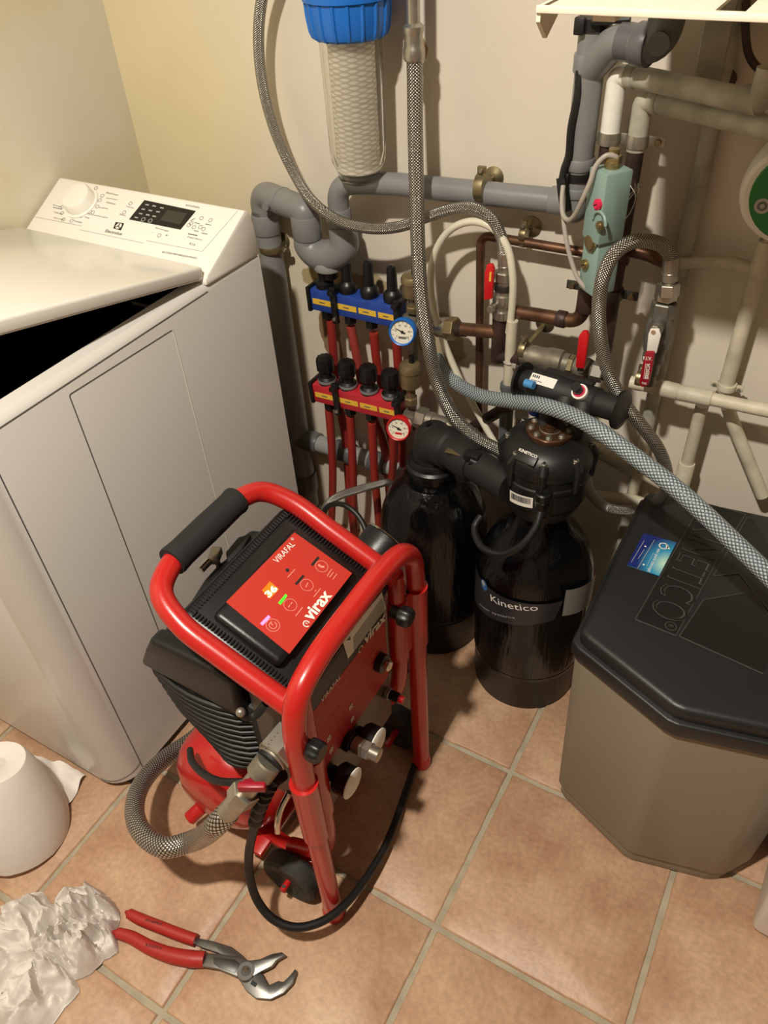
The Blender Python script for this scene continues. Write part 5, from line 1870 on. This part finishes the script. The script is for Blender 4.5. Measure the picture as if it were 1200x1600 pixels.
a0 = at(751, 367, 1.165)
copper('copper_pipe', 'thin copper pipe going right under the drain run and down behind the hoses', [V3((at(750, 700, 1.165).x, 1.165, .30)), V3((a0.x, 1.165, a0.z)), V3((at(915, 382, 1.165).x, 1.165, a0.z + .0)), V3((at(985, 392, 1.165).x, 1.165, a0.z - .002))], .0075, 'copper')
copper('copper_pipe', 'wider copper pipe right of the mint green valve, joining a cream painted one', [at(975, 388, 1.15), at(1010, 396, 1.15), at(1030, 405, 1.155), at(1052, 414, 1.165)], .0105, 'copper', .02)
copper('painted_pipe', 'short cream painted pipe continuing the copper one to the right', [at(1050, 413, 1.17), at(1085, 410, 1.17), at(1125, 409, 1.17), at(1150, 411, 1.17), at(1170, 418, 1.17)], .0085, 'painted_pipe', .03)
# main flow copper with valve and brass union
t = thing('copper_circuit', 'fat copper pipe from the brass wall union across to the mint green valve', 'pipe', tuple(at(780, 510, 1.12)))
j = at(780, 515, 1.12)
b = MB()
zz = at(840, 492, 1.12).z
b.tube([at(722, 514, 1.12), at(780, 519, 1.12)], .0115, 'copper', 18)
b.tube(bend([V3((j.x, 1.12, j.z - .06)), V3((j.x, 1.12, j.z + .03))], .01), .0125, 'copper_dark', 18)
b.build('tee_joint', t)
b = MB()
e2 = at(917, 478, 1.12)
b.tube(bend([at(808, 487, 1.125), V3((at(895, 500, 1.12).x + .012, 1.12, at(890, 500, 1.12).z)), V3((at(915, 478, 1.12).x, 1.12, at(918, 455, 1.12).z))], .022), .0115, 'copper', 18)
p = at(870, 497, 1.12); q = at(885, 500, 1.12); collar(b, p, q, .0128, 'copper_dark')
p = at(914, 480, 1.12); collar(b, V3((at(915, 478, 1.12).x, 1.12, p.z - .006)), V3((at(915, 478, 1.12).x, 1.12, p.z + .045)), .0135, 'copper_dark')
b.build('cross_pipe', t)
b = MB(); b.tube(bend([V3((j.x, 1.12, j.z - .04)), V3((j.x + .002, 1.12, at(778, 550, 1.12).z - .008)), at(815, 560, 1.11)], .022), .0125, 'copper_dark', 18); b.build('lower_elbow', t)
p0 = at(692, 512, 1.13); p1 = at(735, 516, 1.12); d = (p1 - p0).normalized()
b = MB(); b.lathe([(.017, -.012), (.019, 0), (.019, .012), (.016, .014)], axm(p0, p1), 'nickel', 24); b.hexn(p0 + d * .012, p0 + d * .032, .021, 'dull_brass'); b.cyl(p0 + d * .032, p0 + d * .052, .0125, 'copper_dark', bev=.001); b.build('brass_union', t)
b = MB(); z0 = at(782, 490, 1.12).z
Xv = frame((at(785, 480, 1.12).x, 1.12, z0 - .006), X_, Y_)
b.lathe([(.0155, 0), (.0165, .004), (.0165, .014), (.0135, .016), (.0135, .020), (.0165, .024), (.0172, .032), (.0165, .042), (.0140, .044), (.0140, .05)], Xv, 'nickel', 32)
b.lathe([(.0155, .05), (.0155, .060), (.012, .062), (.012, .068)], Xv, 'steel_dark', 24)
b.hexn(Xv @ V3((0, 0, .066)), Xv @ V3((0, 0, .082)), .0165, 'nickel')
vb = b.build('ball_valve', t)
b = MB(); p = at(768, 482, 1.095); b.cyl(p + Y_ * .03, p, .006, 'nickel', 14); b.hexn(p, p - Y_ * .006, .007, 'nickel'); b.build('valve_stem', vb)
F = frame(at(760, 470, 1.09), X_, Z_)
b = MB(); lp = [at(px, py, 1.09) for px, py in ((757, 468), (758, 425), (762, 412), (770, 412), (773, 420), (770, 466))]
XL = Matrix(((1, 0, 0, 0), (0, 0, -1, 0), (0, 1, 0, 0), (0, 0, 0, 1)))
b.prism([(p.x, p.z) for p in lp], -1.094, -1.086, 'lever_red', XL, bev=.002); lv = b.build('valve_lever', vb, label='red lever')
b = MB(); b.prism([(p.x, p.z) for p in [at(px, py, 1.085) for px, py in ((764, 440), (765, 425), (768, 425), (767, 440))]], -1.0858, -1.085, 'yellow_label', XL); b.build('lever_mark', lv)

# twin risers behind the mint valve, painted at the top
def riser(pt, pb, name, label, bend_to, Y, wet):
    xt = at(*pt, Y).x; zt = at(*pt, Y).z; zb = at(*pb, Y).z
    t = thing('riser_pipe', label, 'pipe', (xt, Y, zb))
    zc = at(bend_to[2][0], bend_to[2][1], Y).z
    MB().cyl((xt, Y, zb), (xt, Y, zc), .0115, 'copper_dark', 20).build('copper_length', t)
    b = MB()
    e1 = at(*bend_to[0], Y - .006)
    st = V3((xt, Y, zc - .006)); top = V3((xt, Y, at(bend_to[1][0], bend_to[1][1], Y).z))
    dirx = (at(bend_to[3][0], bend_to[3][1], 1.03) - e1)
    S = bend([st, top, e1 + (e1 - top) * 0], .03, 10)
    b.tube(bend([st, top, e1], .028, 10), .0132, wet, 20)
    n = 26
    b.lathe([(.0128, -.004), (.0136, 0)] , frame((xt, Y, zc - .01), X_, Y_), wet, n, lambda a, z: 1)
    b.build('painted_elbow', t, sharp=60)
    b = MB(); b.tube([e1 - dirx.normalized() * .004, at(bend_to[3][0], bend_to[3][1], 1.03)], .0135, 'painted_old', 22)
    collar(b, e1 - dirx.normalized() * .002, e1 + dirx.normalized() * .012, .0140, 'painted_old')
    b.build('painted_length', t)
    return t


r1 = riser((954, 200), (925, 440), '', 'left copper riser whose top bend is thick with fresh white paint', ((985, 118), (962, 117), (955, 206), (1190, 162)), 1.135, 'wet_white')
r2 = riser((994, 230), (950, 590), '', 'right copper riser whose top bend is painted dull grey', ((1022, 158), (1000, 157), (992, 218), (1230, 206)), 1.135, 'painted_old')
b = MB(); e = at(1165, 150, 1.04); b.tube(bend([at(1160, 152, 1.04), at(1190, 160, 1.03), at(1205, 105, 1.03)], .03), .0145, 'painted_old', 20); b.build('painted_bend', r1)
# double saddle clamps
for (px, py, label) in ((972, 219, 'steel double clamp holding both copper risers below their white bends'), (944, 458, 'blackened double clamp holding both copper risers below the mint valve')):
    t = thing('double_clamp', label, 'pipe clamp', tuple(at(px, py, 1.13)))
    xa = at(954, 200, 1.135).x; xb_ = at(994, 230, 1.135).x; z = at(px, py, 1.13).z
    m = 'nickel' if py < 300 else 'steel_dark'
    b = MB()
    for x in (xa, xb_):
        b.lathe([(.012, -.008), (.0150, -.008), (.0158, 0), (.0150, .008), (.012, .008)], frame((x, 1.135, z), X_, Y_), m, 24)
    b.box(((xa + xb_) / 2, 1.138, z), (abs(xb_ - xa) + .075, .003, .014), m, bev=.001)
    for x in (xa - .028, xb_ + .028):
        b.cyl((x, 1.13, z), (x, 1.145, z), .0045, 'brass', 12)
    b.cyl(((xa + xb_) / 2, 1.14, z), ((xa + xb_) / 2, WY, z), .004, 'steel_dark', 8)
    b.build('clamp_plate', t)
b = MB()
# mint green differential valve
def mint():
    t = thing('mint_valve_block', 'mint green enamelled valve block with red screw and brass plugs', 'valve', tuple(at(935, 455, 1.06)))
    xa = at(954, 200, 1.135).x
    def block(pxt, pyt, pxb, pyb, w_, d_, Yc, name):
        ct = at(pxt, pyt, Yc); cb = at(pxb, pyb, Yc)
        H = ct.z - cb.z
        X = Matrix.Translation(((ct.x + cb.x) / 2, Yc, cb.z)) @ Matrix.Rotation(R_(-38), 4, 'Z')
        b = MB(); b.box((0, 0, H / 2), (w_, d_, H), 'mint', X, bev=.003, seg=2)
        return b.build(name, t), X, H
    u, Xu, Hu = block(957, 262, 940, 372, .040, .042, 1.070, 'upper_block')
    l, Xl, Hl = block(944, 366, 930, 452, .038, .038, 1.075, 'lower_block')
    b = MB(); b.lathe([(.010, 0), (.010, .008), (.007, .010), (.007, .024)], frame(Xu @ V3((0, .0, Hu)), X_, Y_), 'brass_yellow', 16); b.box(Xu @ V3((0, 0, Hu + .010)), (.020, .016, .012), 'brass_yellow', bev=.002); b.build('cable_gland', u)
    def plug(px, py, X, d_, r, m, name, par, slot=True, hexa=False):
        n = (X.to_3x3() @ V3((0, -1, 0))).normalized()
        p = on(px, py, X @ V3((0, -d_ / 2, 0)), n)
        b = MB()
        (b.hexn if hexa else b.cyl)(p, p + n * .004, r, m)
        b.cyl(p + n * .003, p + n * .006, r * .7, m, 20)
        if slot:
            F = frame(p + n * .006, X.to_3x3() @ X_, Z_)
            b.line(F, (-r * .5, -r * .3), (r * .5, r * .3), r * .2, 'print_black', .0004)
        b.build(name, par)
    plug(936, 319, Xu, .042, .0072, 'magenta_knob', 'red_screw', u)
    plug(939, 352, Xu, .042, .0062, 'brass_yellow', 'brass_screw', u, False)
    plug(925, 378, Xl, .038, .0145, 'brass_yellow', 'brass_plug', l, False, True)
    plug(916, 413, Xl, .038, .0075, 'brass_yellow', 'brass_screw', l)
    b = MB()   # curved shroud over the small screw
    n = (Xu.to_3x3() @ V3((0, -1, 0))).normalized()
    p = on(938, 347, Xu @ V3((0, -.021, 0)), n)
    F = frame(p + n * .001, Xu.to_3x3() @ X_, Z_)
    S = [F @ V3((.015 * math.cos(a), .014 * math.sin(a), .001)) for a in [PI * k / 10 for k in range(11)]]
    b.tube(S, .0022, 'mint', 8); b.build('shroud', u)
    # twisted sealing wire
    b = MB(); rnd = random.Random(4); p = at(992, 300, 1.07)
    b.tube(smooth([p + V3((rnd.uniform(-.008, .008), rnd.uniform(-.006, .006), rnd.uniform(-.016, .016))) for _ in range(14)], 4), .0006, 'nickel', 5)
    b.tube(smooth([at(985, 290, 1.07), at(993, 305, 1.065), at(986, 330, 1.07), at(975, 345, 1.07)], 5), .0007, 'nickel', 5); b.build('sealing_wire', t)


mint()
P = [at(966, 252, 1.07), at(962, 245, 1.065), at(948, 243, 1.06), at(932, 258, 1.055), at(922, 285, 1.05), at(910, 312, 1.05), at(898, 336, 1.06), at(888, 344, 1.07), at(880, 336, 1.08), at(878, 312, 1.09), at(880, 290, 1.10)]
MB().tube(smooth(P, 8), .0034, 'cable_grey', 10).build('grey_cable', label='thin grey cable arching from the top of the mint valve to the black sleeve', cat='cable')
P = [at(880, 300, 1.10), at(880, 335, 1.085), at(884, 370, 1.075), at(892, 405, 1.07), at(903, 435, 1.065), at(918, 453, 1.065), at(934, 462, 1.08)]
MB().tube(smooth(P, 8), .0034, 'cable_grey', 10).build('grey_cable', label='thin grey cable hanging left of the mint valve down to its foot', cat='cable')

# ------------------------------------------------------------------ supply line: check valve, lever valve
t = thing('supply_valve', 'tarnished brass check valve and ball valve with an upright red lever', 'valve', tuple(at(880, 580, 1.10)))
p0 = at(815, 553, 1.10); p1 = at(955, 585, 1.10); d = (p1 - p0).normalized(); L = (p1 - p0).length
b = MB(); b.lathe([(.014, 0), (.014, L * .08), (.0185, L * .09), (.0195, L * .14), (.0185, L * .20), (.0195, L * .28), (.0215, L * .32), (.0215, L * .46), (.0175, L * .48), (.0175, L * .54)], axm(p0, p1), 'dull_nickel', 28); b.build('check_valve', t)
b = MB(); b.hexn(p0 + d * L * .52, p0 + d * L * .60, .0175, 'brass'); b.lathe([(.0145, L * .60), (.018, L * .66), (.018, L * .74), (.0145, L * .80)], axm(p0, p1), 'dull_nickel', 28); b.hexn(p0 + d * L * .80, p0 + d * L * .92, .0175, 'nickel'); b.cyl(p0 + d * L * .9, p0 + d * L * 1.02, .0125, 'copper_dark'); vb = b.build('ball_valve', t)
b = MB(); q = [at(px, py, 1.065) for px, py in ((900, 573), (905, 524), (910, 517), (918, 517), (921, 526), (914, 575))]
b.prism([(p.x, p.z) for p in q], -1.070, -1.061, 'lever_red', XL, bev=.002); b.build('valve_lever', vb, label='upright red lever')
b = MB(); p = at(907, 578, 1.07); b.cyl(p, p + Y_ * .03, .006, 'nickel'); b.build('valve_stem', vb)
b = MB(); p = at(905, 590, 1.08); b.cyl(p, p - Z_ * .014, .005, 'dull_nickel'); b.build('drain_screw', t)
clamp(818, 546, 1.10, d, .0125, 'brass clamp with round flange left of the tarnished check valve', w_=.010)
# pipe from the supply valve to the right, cream painted
p0 = at(985, 597, 1.125); p1 = at(1225, 647, 1.125)
p1 = V3((p1.x, 1.125, p0.z + (p1.z - p0.z)))
b = MB(); b.cyl(p0, p1, .0105, 'painted_pipe', 20); e = (p1 - p0).normalized()
collar(b, at(1028, 605, 1.125), at(1060, 613, 1.125), .0125, 'painted_pipe'); collar(b, at(1060, 613, 1.125), at(1112, 623, 1.125), .0120, 'painted_pipe')
b.build('painted_pipe', label='cream painted horizontal pipe running off the right edge at lever height', cat='pipe')
clamp(1000, 590, 1.125, (1, 0, 0), .0105, 'brass clamp with round flange behind the long red printed lever', w_=.010)

# right-hand shut-off valve with long printed lever
t = thing('shut_off_valve', 'nickel shut-off valve with a long dark red printed lever hanging down', 'valve', tuple(at(1030, 575, 1.10)))
x_ = at(1043, 450, 1.10).x; zA = at(1046, 448, 1.10).z; zB = at(1028, 585, 1.10).z; H = zA - zB
Xv = frame((x_, 1.10, zB), X_, Y_)
b = MB(); b.lathe([(.010, -.02), (.010, 0), (.0125, 0), (.0125, H * .12), (.0165, H * .16), (.0155, H * .24), (.019, H * .32), (.0205, H * .48), (.019, H * .62), (.0155, H * .68)], Xv, 'valve_grey', 32)
b.hexn(Xv @ V3((0, 0, H * .66)), Xv @ V3((0, 0, H * .84)), .0185, 'valve_grey'); b.hexn(Xv @ V3((0, 0, H * .86)), Xv @ V3((0, 0, H * 1.02)), .0165, 'nickel')
vb = b.build('valve_body', t)
b = MB(); s0 = at(1024, 514, 1.068); b.cyl(s0 + Y_ * .03, s0, .011, 'valve_grey', 20); b.hexn(s0, s0 - Y_ * .006, .0075, 'nickel'); b.cyl(s0 - Y_ * .006, s0 - Y_ * .011, .0035, 'chrome', 12); b.build('valve_stem', vb)
def pz(pts, y0, y1, m, bev=.0015):
    q = [at(px, py, (y0 + y1) / 2) for px, py in pts]
    return MB().prism([(p.x, p.z) for p in q], -y1, -y0, m, XL, bev=bev)
lv = pz(((1013, 522), (1017, 513), (1030, 513), (1033, 524), (1026, 552), (1010, 552)), 1.058, 1.061, 'sticker_white').build('lever_neck', vb, label='bare white metal neck')
lh = pz(((1009, 548), (1024, 548), (1020, 575), (1014, 600), (1008, 604), (1001, 603), (999, 596), (1003, 575)), 1.054, 1.062, 'lever_crimson', .003).build('valve_lever', vb, label='dark red lever with white print')
F = frame(at(1010, 575, 1.0536), X_, Z_)
b = MB()
b.tpix(F, 'F.I.V.', (1005, 562), (1019, 563), 'print_white', .006, bold=.02)
b.tpix(F, 'BRESCIA', (1013, 592), (1016, 568), 'print_white', .005, bold=.02)
b.tpix(F, 'PN40', (1003, 600), (1010, 601), 'print_white', .004)
for k in range(2):
    b.line(F, fpix(F, 1006 + k * 2.2, 592), fpix(F, 1009 + k * 2.2, 568), .0006, 'print_white')
b.build('lever_print', lh)

# ------------------------------------------------------------------ softener bypass valve
t = thing('bypass_valve', 'black plastic bypass valve with end discs and a white sticker, above the softener head', 'valve', tuple(at(900, 620, 1.03)))
p0 = at(818, 594, 1.04); p1 = at(968, 640, 1.00); d = (p1 - p0).normalized(); L = (p1 - p0).length
b = MB()
b.lathe([(.018, .0), (.020, L * .10), (.0265, L * .12), (.0265, L * .42), (.023, L * .46), (.023, L * .78), (.020, L * .80), (.020, L)], axm(p0, p1), 'black_matte', 32)
for f, px in ((.50, -.02), (.68, 0)):
    c = p0 + d * L * f
    b.cyl(c + V3((0, -.01, .0)), c + V3((0, -.034, -.022)), .017, 'black_matte', 24, bev=.003)
c = p0 + d * L * .35; b.box((0, 0, 0), (L * .50, .014, .008), 'black_matte', frame(c + Z_ * .024 + Y_ * .01 + d * .02, d, Y_), bev=.003)
vb = b.build('valve_body', t)
for q, s, nm in ((p0, -1, .030), (p1, 1, .030)):
    b = MB(); b.lathe([(.018, -.002), (nm, 0), (nm, .004), (nm - .008, .007), (.010, .008), (0, .010)], axm(q, q + d * s), 'black_plastic', 40); b.build('end_disc', t)
b = MB(); q = at(821, 598, 1.0); b.cyl(q, q + d * .016, .0065, 'plug_blue'); b.build('blue_plug', t)
n = V3((0, -.62, .78)).normalized(); c = p0 + d * L * .28
n = (n - d * n.dot(d)).normalized()
F = frame(c + n * .0268, d, n.cross(d))
b = MB(); b.box((.0, 0, 0), (.046, .016, .0008), 'sticker_white', F); ws = b.build('white_sticker', vb)
b = MB(); F2 = F @ Matrix.Translation((0, 0, .0005))
for k in range(4): b.rect(F2, -.020 + k * .0035, .001, -.018 + k * .0035, .0055, 'print_black')
b.rect(F2, -.020, -.004, .0, -.003, 'print_grey'); b.build('sticker_print', ws)
b = MB(); c = p0 + d * L * .66 + n * .022; b.cyl(c, c + n * .006, .0125, 'sticker_white', 24); b.cyl(c + n * .004, c + n * .009, .0095, 'magenta_knob', 24); b.cyl(c + n * .008, c + n * .024, .0075, 'black_plastic', 20); b.build('selector', vb)
b = MB(); c = at(838, 640, 1.02); b.cyl(c + Z_ * .014, c - Z_ * .006, .012, 'blue_manifold', 20); b.build('blue_union', t)
for (px, py, px2, py2) in ((855, 645, 850, 668), (905, 660, 895, 690)):
    b = MB(); b.cyl(at(px, py, 1.01), at(px2, py2, 1.0), .013, 'black_matte', 20); b.build('port', t)
# supply pipes into the softener, low behind the head
b = MB(); b.tube(smooth([at(735, 670, 1.13), at(760, 655, 1.12), at(785, 640, 1.11), at(800, 632, 1.10)], 5), .011, 'copper_dark', 14)
b.build('copper_pipe', label='dark short copper pipe slanting behind the softener head', cat='pipe')

# ------------------------------------------------------------------ painted pipes on the right
def vp(px, py, px2, py2, Y, r, lab, m='painted_pipe', extra=()):
    b = MB(); pts = [at(px, py, Y)]
    for e_ in extra: pts.append(at(*e_, Y))
    pts.append(at(px2, py2, Y)); b.tube(bend(pts, .02), r, m, 16)
    b.build('painted_pipe', label=lab, cat='pipe')


xq = at(1110, 200, 1.18).x
b = MB(); b.cyl((xq, 1.185, .12), (xq, 1.185, 1.35), .012, 'painted_old', 16)
b.build('painted_pipe', label='tall cream painted pipe rising behind the shut-off valve', cat='pipe')
x2 = at(1135, 600, 1.165).x
b = MB(); b.cyl((x2, 1.165, at(1140, 612, 1.165).z), (x2, 1.165, at(1192, 375, 1.165).z), .0115, 'painted_pipe', 16)
p = at(1165, 450, 1.165); b.sph((x2, 1.165, at(1172, 420, 1.165).z), .0135, 'painted_pipe', 14, (1, 1, 1.8))
b.build('painted_pipe', label='cream pipe rising at the right edge towards the green disc', cat='pipe')
vp(1137, 636, 1192, 775, 1.165, .0105, 'cream pipe slanting down to the right beneath the horizontal one', extra=((1148, 668),))
t_ = clamp(1136, 603, 1.165, (0, 0, 1), .0115, 'small painted clamp where the right edge riser meets the horizontal pipe', m='painted_pipe', w_=.010)
x3 = at(1085, 680, 1.15).x
b = MB(); zt = at(1095, 632, 1.15).z; zb_ = at(1062, 770, 1.15).z; b.cyl((x3, 1.15, .10), (x3, 1.15, zt), .0105, 'painted_pipe', 16); zc = at(1072, 722, 1.15).z; collar(b, V3((x3, 1.15, .12)), V3((x3, 1.15, zc)), .0128, 'painted_pipe')
b.build('painted_pipe', label='cream pipe with a socket joint dropping behind the black lid', cat='pipe')
vp(1010, 672, 985, 790, 1.17, .009, 'short cream pipe stub seen through the braided hose loop', extra=())
vp(905, 690, 1012, 728, 1.14, .009, 'upper of two low cream pipes seen left of the braided hose loop')
vp(925, 700, 1005, 745, 1.18, .012, 'low cream pipe running against the wall behind the softener head', m='painted_old')
vp(930, 775, 1062, 812, 1.15, .012, 'lowest cream pipe, just under the braided hose loop', extra=((995, 783),))
vp(1000, 738, 1040, 760, 1.16, .010, 'short diagonal cream pipe inside the braided hose loop')
# copper loop at the top right
P = [at(1166, 0, 1.17), at(1165, 50, 1.17), at(1170, 85, 1.17), at(1183, 105, 1.165), at(1205, 116, 1.16), at(1240, 124, 1.15)]
MB().tube(smooth(P, 8), .005, 'copper_dark', 12).build('copper_pipe', label='thin dark copper pipe curving out at the top right edge', cat='pipe')
b = MB(); b.box(at(1115, 90, 1.185), (.035, .03, .14), 'painted_old', bev=.004); b.cyl(at(1136, 124, 1.19), at(1136, 124, 1.18), .012, 'copper_dark', 16)
b.build('pipe_duct', label='cream boxed duct piece under the shelf with a rusty spot at its foot', cat='duct')

# green fronted appliance at the right edge
t = thing('round_device', 'white wall device with a green round face, cut by the right edge', 'device', tuple(at(1225, 335, 1.05)))
c = at(1246, 308, 1.08)
b = MB()
XD = axm(c + Y_ * .10, c - Y_ * .05)
b.lathe([(.05, 0), (.062, .01), (.064, .05), (.063, .085), (.060, .10), (.055, .104), (0, .104)], XD, 'box_white', 48, lambda a, z: 1 + .10 * math.cos(a) ** 2)
dv = b.build('housing', t)
b = MB(); F = frame(c - Y_ * .0045, X_, Z_); b.lathe([(.054, 0), (.054, .003), (.052, .005), (0, .005)], axm(c - Y_ * .002, c - Y_ * .05), 'green_disc', 40); gd = b.build('green_face', dv)
F = frame(c - Y_ * .0075, X_, Z_)
b = MB(); u, v = fpix(F, 1191, 322); b.circ(F, u, v, .0095, 'print_light', .0004); b.circ(F, u, v, .0045, 'print_grey', .0010, w=.0025); b.build('face_logo', gd)
b = MB(); p = at(1195, 380, 1.165); b.cyl(V3((x2, 1.165, at(1192, 385, 1.165).z)), V3((x2, 1.165, at(1196, 365, 1.165).z)), .009, 'nickel', 16); b.build('outlet', t)

# white folded shelf above the pipes
def shelf():
    Y0, Y1 = .76, WY - .002
    z0 = at(1000, 29, Y0).z
    xl = at(838, 22, Y0).x; xr = .45
    t = thing('wall_shelf', 'white folded metal shelf with a rectangular cut-out, at the top right', 'shelf', ((xl + xr) / 2, 1.0, z0))
    ha, hb = atz(1129, 18, z0).x, atz(1177, 18, z0).x
    Y0b, Yh = Y0 + .008, atz(1150, 3, z0).y
    b = MB()
    th = .003
    def slab(xa, xb_, ya, yb):
        b.box(((xa + xb_) / 2, (ya + yb) / 2, z0 + .005), (xb_ - xa, yb - ya, th), 'shelf_white')
    slab(xl + .010, ha, Y0, Y1); slab(hb, xr, Y0, Y1); slab(ha, hb, Y0, Y0b); slab(ha, hb, Yh, Y1)
    b.build('shelf_top', t)
    b = MB(); b.box(((xl + xr) / 2, Y0 - .001, z0 + .004), (xr - xl, .003, .006), 'shelf_white', bev=.001)
    b.build('front_lip', t)
    b = MB()
    b.prism([(Y0 + .0, z0 + .006), (Y0 + .0, z0 - .006), (Y0 + .02, z0 - .022), (Y0 + .06, z0 + .0), (Y0 + .06, z0 + .006)], xl, xl + .004, 'shelf_white', Matrix(((0, 0, 1, 0), (1, 0, 0, 0), (0, 1, 0, 0), (0, 0, 0, 1))))
    b.build('end_flap', t)
    b = MB()
    b.box((xl + .05, 1.0, z0 - .004), (.02, Y1 - Y0 - .03, .012), 'shelf_white'); b.build('bracket', t)


shelf()
